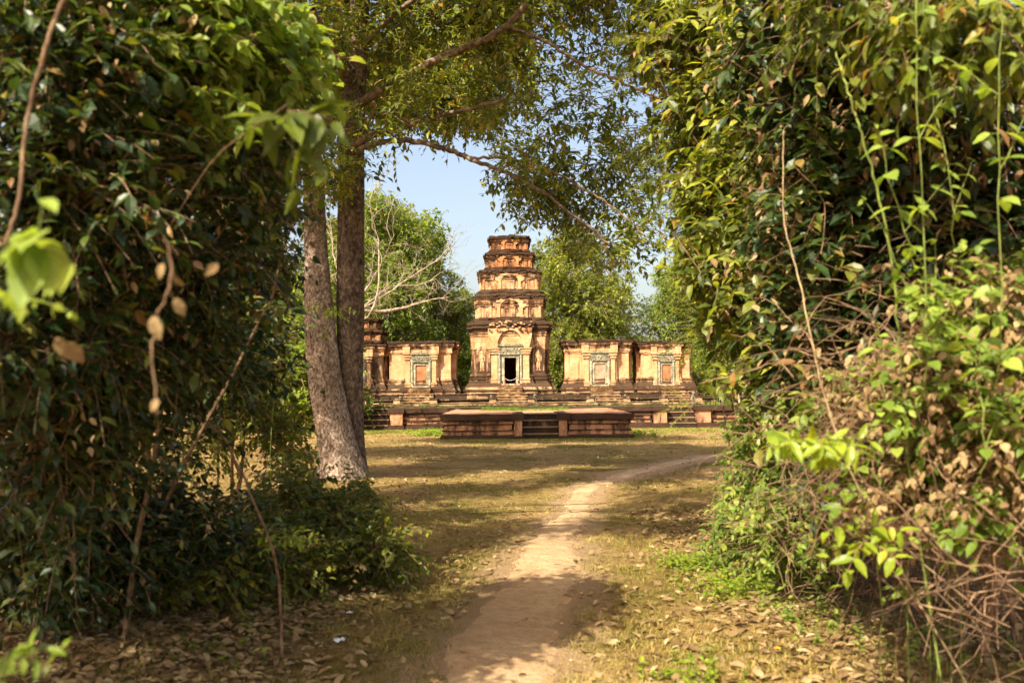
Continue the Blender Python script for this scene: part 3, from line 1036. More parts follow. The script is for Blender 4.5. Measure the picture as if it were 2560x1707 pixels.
# ---- front terrace
terr = empty("brick_terrace", (.9, 36.1, 0), "dark topped moulded brick terrace with a central stair, in shade before the temple", "terrace")
terr.location = (0, 0, 0)
TX0, TX1, TYF, TZ = -2.50, 4.25, 36.15, .94
SX0, SX1 = .36, 1.66
PB = [(-.02, .13, .12, 1.0), (.13, .20, .10, .9), (.20, .34, .03, .12), (.34, .39, .06, .35), (.39, .58, -.02, .12), (.58, .62, .02, .4), (.62, .72, .03, .15), (.72, .77, .07, .3), (.77, .995, .13, 1.0)]
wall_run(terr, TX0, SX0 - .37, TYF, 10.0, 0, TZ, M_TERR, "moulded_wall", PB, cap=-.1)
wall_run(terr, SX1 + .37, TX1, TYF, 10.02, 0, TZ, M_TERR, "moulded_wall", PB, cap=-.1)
for x0, x1 in ((SX0 - .34, SX0), (SX1, SX1 + .34)):
    g = Geo()
    loft(g, box_plan(.15, 2.0, (x0 + x1) / 2, TYF + 1.78, .3), steps_prof([(-.02, .15, .05, 1), (.15, .72, -.005, .02), (.72, .947, .05, .85)]), .005)
    g.build("stair_pier", M_TERR, terr)
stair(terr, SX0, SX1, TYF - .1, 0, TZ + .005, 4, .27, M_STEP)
g = Geo(); g.box(SX0 - .3, SX1 + .3, TYF + 1.1, TYF + 9.9, .5, TZ - .02, -.5); g.build("terrace_top", M_TERR, terr)

# ---- guardian lions beside the stairs (worn stumps)
def lion(loc, sc, rz, label):
    me = bpy.data.meshes.new("stone_lion")
    bm = bmesh.new()
    def el(x, y, z, a, b, c, sub=2):
        bmesh.ops.create_icosphere(bm, subdivisions=sub, radius=1, matrix=Matrix.Translation((x, y, z)) @ Matrix.Diagonal((a, b, c, 1)))
    el(0, .10, .17, .13, .16, .14); el(0, -.02, .30, .11, .12, .17); el(0, -.08, .47, .10, .11, .10); el(0, -.17, .45, .055, .06, .05)
    el(-.07, -.12, .15, .035, .04, .16); el(.07, -.12, .15, .035, .04, .16); el(-.10, .08, .08, .05, .13, .08); el(.10, .08, .08, .05, .13, .08)
    el(-.07, -.06, .56, .025, .02, .03, 1); el(.07, -.06, .56, .025, .02, .03, 1); el(-.07, -.18, .03, .04, .06, .03, 1); el(.07, -.18, .03, .04, .06, .03, 1); el(0, .24, .25, .03, .04, .14, 1)
    for v in bm.verts:
        v.co += Vector(np.random.default_rng(int(v.index)).normal(0, .006, 3))
    bmesh.ops.create_cube(bm, size=1, matrix=Matrix.Translation((0, 0, -.02)) @ Matrix.Diagonal((.32, .46, .06, 1)))
    bm.to_mesh(me); bm.free()
    me.materials.append(M_RELIEF)
    o = bpy.data.objects.new("stone_lion", me)
    COL.objects.link(o)
    o.location, o.scale, o.rotation_euler = loc, (sc,) * 3, (0, 0, rz)
    tag(o, label, "statue", "worn stone lions beside the temple stairs")
lion((-1.14, 53.2, 1.13), .72, .1, "small eroded stone lion left of the tall tower's stair")
lion((1.20, 53.2, 1.13), .80, -.1, "eroded seated stone lion right of the tall tower's stair")
lion((4.35, 53.15, 1.13), .72, 0, "worn stone lion left of the stair to the pale blocked doorway")
lion((6.00, 53.2, 1.13), .70, .1, "worn stone lion right of the stair to the pale blocked doorway")
lion((9.62, 53.1, 1.13), .9, .1, "tall worn stone stump of a lion beside the rightmost temple stair")
lion((-5.98, 53.2, 1.13), .7, .1, "grey worn stone lion beside the left shrine's stair")

# ---- rope barrier in the open doorway
rb = empty("rope_barrier", (TX, TD - .55, 2.07), "white rope between two red posts across the dark tower doorway", "barrier")
M_RED = plain_mat("red_paint", [(.3, (.25, .02, .015)), (.7, (.40, .04, .03))], 10, .5, .1, .001)
M_ROPE = plain_mat("white_rope", [(.3, (.6, .58, .52)), (.7, (.8, .78, .72))], 60, .9, .4, .003)
for s in (-1, 1):
    g = Geo()
    g.tubes(np.array([(s * .30, 0, 0), (s * .30, 0, .42)]), np.array([.022, .02]), 8, cap=True)
    for q in (-1, 1):
        g.tubes(np.array([(s * .30, 0, .2), (s * .30 + q * .07, -.06, 0)]), np.array([.012, .012]), 6)
    g.tubes(np.array([(s * .30, 0, .41), (s * .30, 0, .45)]), np.array([.03, .018]), 8, cap=True)
    g.build("barrier_post", M_RED, rb)
t_ = np.linspace(-1, 1, 13)
g = Geo(); g.tubes(np.stack([t_ * .30, 0 * t_ - .02, .28 + .12 * t_ ** 2], 1), np.full(13, .010), 6); g.build("rope", M_ROPE, rb)


# ------------------------------------------------------------------ plants
def clusters(r, blobs, per):
    """blobs: (centre, (rx,ry,rz), n_clusters). returns cluster centres, radii, blob centres"""
    C, Rr, B = [], [], []
    for c, rr, nc in blobs:
        rr = np.asarray(rr, float)
        d = norm(r.normal(0, 1, (nc, 3)))
        q = r.random(nc)[:, None] ** (1 / 2.4)
        C.append(np.asarray(c) + d * q * rr)
        Rr.append(np.tile(rr, (nc, 1)))
        B.append(np.tile(np.asarray(c, float), (nc, 1)))
    return np.concatenate(C), np.concatenate(Rr), np.concatenate(B)


def foliage(seed, blobs, sprays=8, cl_r=.3, slen=.4, nleaf=7, leaf=.1, wr=.45, tmpl=T_LEAF, droop=.35, up=.15, var=(0, 1), dry=.04, twig_r=.004, hang=.3, pinnate=False, link=True, link_r=.012, keep=None, zmin=.03):
    """leafy twigs grouped in clusters that fill the blobs. returns (leaf Geo, wood Geo)"""
    r = np.random.default_rng(seed)
    C, Rr, B = clusters(r, blobs, sprays)
    gl, gw = Geo(), Geo()
    n = len(C) * sprays
    cvar = np.repeat(r.normal(0, .12, len(C)), sprays)
    rm = Rr.min(1)[:, None] * cl_r
    A = np.repeat(C, sprays, 0) + norm(r.normal(0, 1, (n, 3))) * (r.random((n, 1)) ** .6) * np.repeat(rm, sprays, 0)
    out = norm(A - np.repeat(B, sprays, 0))
    d = norm(out * .6 + norm(A - np.repeat(C, sprays, 0)) * .5 + r.normal(0, .45, (n, 3)) + [0, 0, up])
    if keep is not None:
        k = keep(A)
        A, d, cvar = A[k], d[k], cvar[k]
        n = len(A)
    L = slen * r.uniform(.6, 1.25, n)
    t = np.linspace(0, 1, 4)[None, :, None]
    dr = np.array([0, 0, -1.0]) * droop
    Pt = A[:, None] + d[:, None] * L[:, None, None] * t + dr * (L[:, None, None] * t ** 2)
    Pt[:, :, 2] = np.maximum(Pt[:, :, 2], zmin)
    gw.tubes(Pt, np.linspace(1, .4, 4)[None] * twig_r * np.ones((n, 1)), 3)
    j = (np.arange(nleaf) + .6) / nleaf
    if pinnate:
        j = np.repeat((np.arange(nleaf // 2) + .7) / (nleaf // 2), 2)
    tj = np.broadcast_to(j, (n, nleaf)) + r.normal(0, .0 if pinnate else .05, (n, nleaf))
    tj = np.clip(tj, .05, 1)[:, :, None]
    Pj = A[:, None] + d[:, None] * L[:, None, None] * tj + dr * (L[:, None, None] * tj ** 2)
    tang = norm(d[:, None] + 2 * dr * tj)
    side = norm(np.cross(tang, np.array([0, 0, 1.0]) + r.normal(0, .35 if not pinnate else .15, (n, 1, 3))))
    sg = np.where(np.arange(nleaf) % 2 == 0, 1, -1)[None, :, None]
    ld = norm(tang * (.45 if not pinnate else .35) + side * sg * .9 + [0, 0, -hang] + r.normal(0, .42 if not pinnate else .08, (n, nleaf, 3)))
    ln = norm(np.array([0, 0, 1.0]) + r.normal(0, .5 if not pinnate else .2, (n, nleaf, 3)) + .75 * np.array(S_))
    m_ = n * nleaf
    v = np.clip(var[0] + (var[1] - var[0]) * r.beta(2, 2.4, m_) + np.repeat(cvar, nleaf), 0, .88)
    v = np.where(r.random(m_) < dry, r.uniform(.9, 1, m_), v)
    Pj = Pj.reshape(-1, 3)
    Pj[:, 2] = np.maximum(Pj[:, 2], zmin)
    gl.leaves(Pj, ld.reshape(-1, 3), ln.reshape(-1, 3), leaf * r.uniform(.55, 1.25, m_), wr * r.uniform(.8, 1.2, m_), tmpl, v)
    if link:
        s = r.random(len(C)) < .8
        Cs, Bs = C[s], B[s]
        mid = (Cs + Bs) / 2 + r.normal(0, .10, Cs.shape) * np.linalg.norm(Cs - Bs, axis=1, keepdims=True)
        tt = np.linspace(0, 1, 6)[None, :, None]
        Q = Bs[:, None] * (1 - tt) ** 2 + 2 * mid[:, None] * tt * (1 - tt) + Cs[:, None] * tt ** 2
        Q[:, :, 2] = np.maximum(Q[:, :, 2], zmin)
        gw.tubes(Q, np.linspace(1, .35, 6)[None] * link_r * np.ones((len(Cs), 1)), 4)
    return gl, gw


def limb(g, pts, r0, r1, sides=10, n=24, wob=.0, seed=0, a=0.0, flare=0.0, power=1.0):
    """smooth limb through points with radius taper"""
    pts = np.asarray(pts, float)
    k = len(pts)
    u = np.linspace(0, k - 1, n)
    out = []
    for i in range(n):
        j = min(int(u[i]), k - 2)
        t = u[i] - j
        p0, p1, p2, p3 = pts[max(j - 1, 0)], pts[j], pts[j + 1], pts[min(j + 2, k - 1)]
        out.append(.5 * ((2 * p1) + (-p0 + p2) * t + (2 * p0 - 5 * p1 + 4 * p2 - p3) * t * t + (-p0 + 3 * p1 - 3 * p2 + p3) * t ** 3))
    out = np.array(out)
    r = np.random.default_rng(seed)
    out[1:-1] += r.normal(0, wob, (n - 2, 3))
    tt = np.linspace(0, 1, n)
    R = r0 + (r1 - r0) * tt ** power + flare * np.exp(-tt * 12)
    g.tubes(out, R, sides, a)
    return out


def B_(x, y, D, rx, ry, rd, n):
    """blob: centre from the photograph's position and a distance, radii in photo units (rd in metres)"""
    s = K / FPX * D
    return (at(x, y, D), (rx * s, rd, ry * s), n)


def plant(name, label, cat, base, group=None):
    return empty(name, base, label, cat, group)


def fin(root, parts):
    """parts: (geo, name, material[, smooth]); geometry is in world space, shifted to the root"""
    off = np.array(root.location)
    for gg, nm_, mt_ in parts:
        if not gg.V: continue
        gg.V = [v - off for v in gg.V]
        gg.build(nm_, mt_, root, smooth=nm_ in ("trunk", "branch", "branches", "stems"))


def shade_blob(tx, ty, z, rr, n):
    """crown clump whose shadow falls on the lawn round (tx, ty)"""
    k = z / S_.z
    return ((tx + S_.x * k, ty + S_.y * k, z), (rr * 1.35, rr, rr * .5), int(n * 2.1))


# ---- the twin-trunk tree
def twin_tree():
    D0 = 21.0
    base = gnd(770, 1078)
    root = plant("twin_trunk_tree", "big tree with two joined mottled trunks, long limbs arching right over the lawn", "tree", (base[0], base[1], 0))
    s = K / FPX * D0
    gL, gR = Geo(), Geo()
    pl1 = [at(790, 1120, D0), at(768, 1000, D0), at(745, 880, D0), at(733, 740, D0), at(727, 600, D0), at(722, 450, D0 + .2), at(708, 250, D0 + .5), at(690, 60, D0 + 1), at(680, -200, D0 + 1.5)]
    pr1 = [at(808, 1120, D0 + .3), at(806, 1000, D0 + .4), at(803, 880, D0 + .4), at(804, 740, D0 + .3), at(806, 600, D0 + .2), at(807, 450, D0), at(808, 300, D0 - .2), at(822, 100, D0 - .3), at(840, -250, D0)]
    def trunk(gg, pts, r_px, seed):
        n, sd = 70, 26
        pts = np.array(pts); u = np.linspace(0, len(pts) - 1, n)
        C = np.stack([np.interp(u, np.arange(len(pts)), pts[:, i]) for i in range(3)], 1)
        for i in range(3):
            C[:, i] = np.convolve(np.pad(C[:, i], 4, 'edge'), np.ones(9) / 9, 'valid')
        R = np.interp(u, np.arange(len(pts)), np.array(r_px)) * s
        th = np.arange(sd) / sd * 2 * PI
        r = np.random.default_rng(seed)
        zz = C[:, 2][:, None]
        lob = 1 + .05 * np.sin(3 * th + 1 + .3 * zz) + .035 * np.sin(5 * th + zz * .8) + .02 * np.sin(11 * th + 2 * zz) + r.normal(0, .012, (n, sd))
        flare = np.exp(-np.maximum(zz, 0) / .35) * (.12 + .28 * np.maximum(0, np.sin(4 * th + seed)))
        RR = R[:, None] * (lob + flare)
        V = C[:, None] + np.stack([np.cos(th) * RR, np.sin(th) * RR, np.zeros_like(RR)], -1)
        ix = np.arange(n * sd).reshape(n, sd)
        gg.add(V.reshape(-1, 3), np.stack([ix[:-1], np.roll(ix, -1, 1)[:-1], np.roll(ix, -1, 1)[1:], ix[1:]], -1).reshape(-1, 4))
        return C
    trunk(gL, pl1, [48, 42, 38, 34, 27, 24, 22, 20, 14], 1)
    trunk(gR, pr1, [31, 28, 29, 31, 31, 31, 29, 24, 16], 2)
    gB = []
    limbs = [
        [(745, 290, 20.8), (830, 235, 20.5), (905, 192, 20), (1000, 140, 19.5), (1100, 98, 19), (1165, 60, 18.7), (1210, 10, 18.5)],
        [(790, 345, 20.8), (850, 315, 20.3), (920, 292, 20), (1000, 268, 19.8), (1075, 250, 19.5), (1160, 228, 19.3)],
        [(815, 350, 20.6), (870, 328, 20.2), (950, 325, 20), (1030, 345, 19.8), (1075, 364, 19.6), (1140, 388, 19.4), (1230, 430, 19.2), (1310, 490, 19), (1400, 560, 18.8)],
        [(1165, 60, 18.7), (1260, 100, 18.5), (1340, 150, 18.2), (1430, 190, 18), (1520, 230, 17.8)],
        [(1075, 364, 19.6), (1180, 365, 19.3), (1280, 400, 19), (1400, 470, 18.7), (1480, 540, 18.4)],
        [(700, 200, 21.4), (620, 130, 21), (520, 80, 20.5), (420, 60, 20)],
        [(820, 120, 20.7), (900, 40, 20), (980, -20, 19.5), (1080, -80, 19)],
        [(810, 200, 20.7), (760, 100, 19), (720, 20, 17.5)],
    ]
    lr = [(.135, .05), (.10, .03), (.085, .022), (.06, .02), (.05, .016), (.09, .03), (.1, .04), (.1, .04)]
    for i, (lp, (a, b)) in enumerate(zip(limbs, lr)):
        gg = Geo()
        limb(gg, [at(q[0], q[1], q[2] - min(.5, .2 * k)) for k, q in enumerate(lp)], a * .8 if i < 3 else a * .6, b, 8, 40, .012, i)
        gB.append(gg)
    bl = []
    def b(*q): bl.append(B_(*q))
    # canopy mass over the middle: n scaled by area
    for x, y, rx, ry, n in [(560, 60, 120, 90, 60), (640, 190, 110, 110, 60), (720, 60, 120, 90, 60), (760, 220, 90, 110, 60), (830, 110, 110, 100, 60), (720, 380, 60, 80, 26), (770, 390, 40, 40, 14), (900, 60, 110, 80, 50),
                            (900, 260, 110, 70, 55), (880, 300, 60, 28, 12), (1000, 50, 110, 70, 40), (980, 190, 90, 70, 30), (1000, 245, 70, 30, 18), (1120, 30, 110, 60, 45), (1130, 170, 90, 60, 32), (1110, 225, 80, 45, 30), (1120, 265, 60, 30, 18),
                            (1240, 60, 90, 70, 34), (1240, 190, 100, 70, 38), (1230, 320, 100, 80, 54), (1195, 385, 60, 40, 26), (1225, 445, 50, 28, 14), (1260, 440, 80, 60, 36), (1350, 110, 90, 70, 30),
                            (1360, 240, 100, 80, 46), (1350, 380, 100, 80, 54), (1340, 490, 80, 55, 36), (1400, 560, 45, 45, 20), (1430, 130, 80, 90, 32), (1460, 300, 90, 80, 38), (1450, 430, 70, 60, 28), (1480, 540, 45, 45, 12),
                            (620, 380, 80, 110, 30), (480, 60, 120, 90, 40), (540, -60, 160, 60, 40), (800, -80, 200, 60, 50), (1050, -70, 180, 50, 40), (1350, -40, 150, 50, 34)]:
        b(x, y, 20.4 + 1.2 * math.sin(x * .013 + y * .02), rx, ry, 1.5, n)
    gl, gw = foliage(11, [(c, q, int(k * (.20 if c[2] > 6.6 else .40))) for c, q, k in bl], sprays=8, cl_r=.5, slen=.55, nleaf=9, leaf=.165, wr=.46, tmpl=T_LEAF, droop=.25, up=.05, dry=.05, twig_r=.0065, link_r=.013, hang=.15)
    # higher crown that cannot be seen whole: it shades the lawn and the terrace
    hi = [((-5.7, 27.9, 10.5), (3.6, 2.4, 1.1), 130), ((-1.7, 28.2, 10.7), (2.6, 2.2, 1.0), 90), ((-9.5, 22, 9.5), (3, 3, 1.6), 30)]
    hi += [shade_blob(*q) for q in ((2.2, 21, 10.5, 1.5, 22), (-3.5, 22.5, 10.5, 1.4, 20), (5, 24.5, 11.5, 1.6, 24), (.2, 26, 11.5, 1.7, 26), (-3, 30, 10, 2.2, 34), (3, 30.5, 10.5, 2.2, 36), (7, 28.5, 10.5, 2.2, 34), (-1.5, 23.4, 9.8, 1.2, 14))]
    g2, w2 = foliage(12, hi, sprays=12, cl_r=.36, slen=.8, nleaf=8, leaf=.22, wr=.5, tmpl=T_DIA, droop=.4, twig_r=.01, link_r=.04)
    gl.V += g2.V; gl.C += g2.C; gl.A += g2.A; gl.L += [l + gl.n for l in g2.L]; gl.n += g2.n
    fin(root, [(gL, "trunk", M_BARK), (gR, "trunk", M_BARKD)] + [(x, "branch", M_LIMB) for i, x in enumerate(gB)] + [(gl, "crown", M_CANOPY), (gw, "twigs", M_BARK), (w2, "limbs", M_BARK)])  # right trunk takes the darker bark: left trunk's shade put into its colour


twin_tree()


# ---- trees behind the temple
def proto_tree(name, seed, Ht, rw, mat, bark, leaf, n_blob=9, trunk_r=.28, low=.3, cl=34, dens=12, gap=1.0, tmpl=T_DIA):
    r = np.random.default_rng(seed)
    root = bpy.data.objects.new(name, None)
    COL.objects.link(root)
    gt = Geo()
    top = np.array([r.normal(0, .5), r.normal(0, .5), Ht * .82])
    tr = limb(gt, [(0, 0, -.2), (r.normal(0, .2), r.normal(0, .2), Ht * .3), (r.normal(0, .4), r.normal(0, .4), Ht * .58), top], trunk_r, trunk_r * .25, 9, 26, .03, seed, flare=trunk_r * .5)
    blobs, gb = [], Geo()
    for i in range(n_blob):
        u = i / (n_blob - 1)
        z = Ht * (low + (.93 - low) * u)
        ph = i * 2.4 + r.uniform(-.4, .4)
        env = math.sin(PI * min(1, (.18 + .82 * (1 - u)) * .62 + .12)) * rw
        off = env * r.uniform(.35, .62) * (0 if i == n_blob - 1 else 1)
        c = np.array([math.cos(ph) * off, math.sin(ph) * off, z])
        rr = rw * r.uniform(.36, .52) * (.8 + .4 * math.sin(PI * u))
        blobs.append((c, (rr, rr, rr * r.uniform(.55, .8)), cl))
        j = int(np.argmin(abs(tr[:, 2] - z * .78)))
        limb(gb, [tr[j], (tr[j] + c) / 2 + [0, 0, -.1], c], trunk_r * .35, .03, 5, 8, .05, seed + i)
    gl, gw = foliage(seed, blobs, sprays=dens, cl_r=.34 * gap, slen=.75, nleaf=7, leaf=leaf, wr=.55, tmpl=tmpl, droop=.3, twig_r=.012, link_r=.035, dry=.02)
    gt.build("trunk", bark, root, smooth=True)
    gb.V += gw.V; gb.C += gw.C; gb.A += gw.A; gb.L += [l + gb.n for l in gw.L]; gb.n += gw.n
    gb.build("branches", bark, root)
    gl.build("crown", mat, root)
    return root


PA = proto_tree("broadleaf_tree", 31, 15, 5.2, M_FAR, M_BARK, .30, 10)
PB_ = proto_tree("broadleaf_tree", 32, 13, 4.6, M_BRI, M_PALE, .26, 9, .2, .2)
PC_ = proto_tree("broadleaf_tree", 33, 17, 5.0, M_MID, M_BARKD, .32, 11, .34, .25)
PD_ = proto_tree("leafy_bush", 34, 3.6, 2.6, M_BRI, M_TWIG, .20, 7, .07, .12, 26, 12)
used = set()


def put(pr, x, D, sc, rz, label, cat="tree", group="trees behind the temple", dx=0, szz=1.0):
    if pr.name in used:
        o = copy_tree(pr)
    else:
        o = pr
        used.add(pr.name)
    p = at(x, 900, D)
    o.location = (p[0] + dx, D, 0)
    o.scale = (sc, sc, sc * szz)
    o.rotation_euler = (0, 0, rz)
    tag(o, label, cat, group)
    return o


put(PA, 905, 72, .98, 0.3, "tall mid green tree standing beyond the bare pale branches, left of the tower")
put(PC_, 985, 78, .72, 1.3, "dark round tree touching the sky gap left of the tower")
put(PB_, 860, 66, 1.12, 2.2, "bright yellow green tree directly beside the dark right-hand twin trunk")
put(PB_, 1065, 73, .68, 4.1, "leafy yellow green tree close against the tall tower's left side")
put(PA, 1325, 74, .92, 2.0, "tall leafy tree with pale thin trunk close behind the tower's right side")
put(PC_, 1390, 88, .66, 3.0, "dark tree behind the tall tree right of the tower")
put(PB_, 1250, 80, .80, 1.0, "light green tree peeping past the tower's upper right tiers")
put(PB_, 1560, 76, .86, .4, "bright green tree above the smallest shrine on the right")
put(PA, 1660, 82, .9, 5.0, "tall tree half behind the right thicket above the last shrine")
put(PC_, 1700, 70, .75, 2.5, "dark tree filling the gap between the last shrine and the right thicket")
put(PB_, 1470, 95, .50, 2.7, "small distant pale green tree low in the sky gap right of the tower")
put(PD_, 1640, 63, 1.0, .2, "round bright green bush at the platform's right end", "bush", "bushes round the temple platform")
put(PD_, 1735, 58, 1.1, 1.9, "bright bush behind the right thicket's foot", "bush", "bushes round the temple platform")
put(PD_, 1275, 72, 1.0, 3.1, "green bush between the tall tower and its right neighbour", "bush", "bushes round the temple platform")
put(PD_, 1050, 71, 1.1, 1.2, "green bush between the tall tower and its left neighbour", "bush", "bushes round the temple platform")
put(PD_, 880, 70, 1.0, 4.4, "green bush in the narrow gap beside the dark stepped tower", "bush", "bushes round the temple platform")
put(PD_, 1460, 71, 1.0, 5.4, "green bush in the gap between the two right shrines", "bush", "bushes round the temple platform")
put(PD_, 660, 46, 1.3, .9, "sunlit bush seen left of the pale twin trunk", "bush", "bushes round the temple platform")
for i, (x, D, sc, pr, lb) in enumerate([(600, 52, .8, PB_, "bright tree glimpsed just left of the twin trunks"), (440, 60, .95, PA, "mid green tree glimpsed through the left bushes' middle"),
                                        (250, 50, .85, PB_, "sunlit tree glimpsed through the left thicket"), (60, 56, .95, PA, "mid green tree at the far left edge behind the thicket"),
                                        (740, 84, 1.0, PC_, "dark tree straight behind the twin trunks"), (1850, 75, 1.0, PA, "tree hidden mostly by the right thicket's middle"), (2100, 66, .9, PB_, "bright tree behind the right thicket's outer part")]):
    put(pr, x, D, sc, i * 1.3, lb)

# far wood closing the view
bl = []
r = np.random.default_rng(77)
for i in range(46):
    x = -95 + i * 4.2
    bl.append(((x, 112 + r.uniform(-6, 10), r.uniform(2.0, 4.0)), (4.5, 3, r.uniform(3.0, 5.0)), 60))
gl, gw = foliage(78, bl, sprays=6, cl_r=.4, slen=1.1, nleaf=7, leaf=.5, wr=.6, tmpl=T_DIA, link=False, twig_r=.012)
tag(gl.build("far_woodland", M_FAR), kind="stuff")


# ---- bare pale tree left of the tower
def bare_tree():
    base = gnd(822, 1010)
    D0 = 41.0
    b0 = at(800, 940, D0)
    root = plant("bare_tree", "leafless pale tree with crooked spreading branches right of the twin trunks", "tree", (b0[0], D0, 0))
    gt = Geo()
    limb(gt, [(b0[0], D0, -.1), at(795, 850, D0), at(800, 760, D0), at(808, 712, D0)], .24, .15, 10, 20, .01, 1, flare=.15)
    gb = Geo()
    r = np.random.default_rng(5)
    def grow(p, d, L, rad_, lvl):
        n = 6
        pts = [np.array(p)]
        dd = np.array(d)
        for i in range(n):
            dd = norm(dd + r.normal(0, .20, 3) + [0, 0, .05])
            pts.append(pts[-1] + dd * L / n)
        limb(gb, pts, rad_, rad_ * .5, 5 if lvl < 2 else 3, 9, .0, 0)
        if lvl < 4:
            for k in range(2):
                j = r.integers(2, n + 1)
                nd = norm(dd + r.normal(0, .62, 3) * [1, .7, 1])
                grow(pts[j], nd, L * r.uniform(.5, .75), rad_ * .55, lvl + 1)
    mains = [[(808, 712), (880, 714), (925, 708), (985, 690), (1030, 682)], [(808, 712), (850, 650), (880, 600), (905, 540)], [(806, 725), (880, 680), (940, 640), (1000, 600), (1035, 570)], [(800, 760), (860, 700), (870, 560), (850, 470), (870, 420)], [(806, 720), (770, 600), (760, 500)], [(808, 735), (840, 700), (900, 660), (960, 655), (1000, 640)]]
    for q in mains:
        P3 = [at(x, y, D0 + r.uniform(-.8, .8) * (i > 0)) for i, (x, y) in enumerate(q)]
        o = limb(gb, P3, .095 if q is mains[0] else .05, .014, 6, 24, .015, 3)
        for j in range(5, 24, 2):
            d = norm(o[min(j + 1, 23)] - o[j - 1] + r.normal(0, .35, 3) * .3)
            grow(o[j], norm(d + r.normal(0, .6, 3)), r.uniform(.7, 1.5), .017, 1)
    fin(root, [(gt, "trunk", M_PALE), (gb, "branches", M_PALE)])


bare_tree()

# ---- root-buttressed tree at the platform's right end
bt_p = at(1715, 900, 50)
bt = plant("buttress_tree", "pale trunk with spreading roots at the platform's right end by the thicket", "tree", (bt_p[0], 50, 0))
gt, gb = Geo(), Geo()
limb(gt, [at(1700, 985, 50), at(1708, 900, 50), at(1714, 860, 50), at(1712, 800, 50), at(1725, 700, 50), at(1740, 560, 50)], .34, .18, 12, 30, .01, 4, flare=.5)
for a in range(7):
    th_ = a * .9
    e = np.array([bt_p[0] + 1.4 * math.cos(th_), 50 + 1.1 * math.sin(th_), .0])
    limb(gb, [(bt_p[0], 50, 1.6), (bt_p[0] + .4 * math.cos(th_), 50 + .4 * math.sin(th_), .7), e], .16, .04, 6, 10)
gl, gw = foliage(41, [(at(1730, 520, 50), (3.2, 2.5, 2.2), 90), (at(1650, 600, 51), (2.2, 2, 1.4), 50), (at(1800, 640, 50), (2.2, 2, 1.6), 50)], sprays=12, cl_r=.35, slen=.7, nleaf=8, leaf=.22, wr=.5, tmpl=T_DIA, link_r=.03, twig_r=.01)
fin(bt, [(gt, "trunk", M_PALE), (gb, "roots", M_PALE), (gl, "crown", M_MID), (gw, "branches", M_PALE)])


# ------------------------------------------------------------------ thickets
def stems(r, n, x0, x1, y0, y1, h, lean, r0=.012, zc=0, curve=.6):
    out = []
    for i in range(n):
        g = Geo()
        out.append(g)
        x, y = r.uniform(x0, x1), r.uniform(y0, y1)
        hh = h * r.uniform(.5, 1.1)
        dx, dy = r.normal(lean[0], .09), r.normal(lean[1], .09)
        p = [(x, y, -.05)]
        for k in range(1, 5):
            u = k / 4
            p.append((x + dx * hh * u ** 1.3 + r.normal(0, .06), y + dy * hh * u ** 1.3 + r.normal(0, .06), hh * u * (1 - .25 * curve * u)))
        limb(g, p, r0 * r.uniform(.6, 1.6), r0 * .3, 5, 12, 0.012, i)
    return out


def tangle(g, r, n, c, rr, L=1.0, r0=.004, sag=.3):
    """loose crooked dead twigs through a volume"""
    P = np.asarray(c) + norm(r.normal(0, 1, (n, 3))) * r.random((n, 1)) ** .5 * np.asarray(rr)
    d = norm(r.normal(0, 1, (n, 3)) * [1, .8, .7])
    k = 7
    pts = [P]
    dd = d
    for i in range(k - 1):
        dd = norm(dd + r.normal(0, .30, (n, 3)) + [0, 0, -.12 * sag])
        pts.append(pts[-1] + dd * (L * r.uniform(.5, 1.2, (n, 1)) / (k - 1)))
    Q = np.stack(pts, 1)
    Q[:, :, 2] = np.maximum(Q[:, :, 2], .02)
    g.tubes(Q, (r.uniform(.5, 1.6, (n, 1)) * r0) * np.linspace(1, .5, k)[None], 3)


def thicket(name, label, cat, base, blobs, seed, mat, group, leafp, wood=M_TWIG, dryn=0, tang=(), stemp=None, vines=0):
    r = np.random.default_rng(seed)
    root = plant(name, label, cat, (base[0], base[1], 0), group)
    gl, gw = foliage(seed, blobs, **leafp)
    parts = [(gl, "foliage", mat), (gw, "twigs", wood)]
    if stemp:
        stemp = (max(4, int(stemp[0] * .45)),) + stemp[1:]
        parts += [(q, "stem", wood) for q in stems(r, *stemp)]
    if tang:
        gs = Geo()
        for c, rr, n, L, r0 in tang: tangle(gs, r, n, c, rr, L, r0)
        parts.append((gs, "dead_twigs", wood))
    if dryn:
        bl2 = [(c, rr, max(2, int(n * dryn))) for c, rr, n in blobs]
        p2 = dict(leafp); p2.update(var=(0, .9), dry=0, nleaf=5, hang=.9, sprays=6, link=False, leaf=leafp.get("leaf", .1) * .62)
        gd, gdw = foliage(seed + 500, bl2, **p2)
        parts.append((gd, "dead_leaves", M_DRYL))
    fin(root, parts)
    return root


GRP_R = "shrubs of the right-hand thicket"
GRP_L = "shrubs of the left-hand thicket"
# right: far end, 14-20 m
thicket("shrub", "small-leaved dark shrub at the far end of the right thicket beside the bending path", "shrub", (4.3, 17), [B_(1790, 1090, 16, 60, 70, 1.0, 40), B_(1820, 960, 16, 70, 90, 1.2, 60), B_(1830, 780, 15, 90, 110, 1.3, 60), B_(1740, 1130, 14, 40, 55, .7, 24), B_(1860, 600, 14, 110, 110, 1.5, 60)],
        101, M_MID, GRP_R, dict(sprays=9, cl_r=.45, slen=.45, nleaf=9, leaf=.09, wr=.45, droop=.4), dryn=.25, stemp=(30, 3.6, 5.4, 14, 18, 4, (-.1, 0), .018))
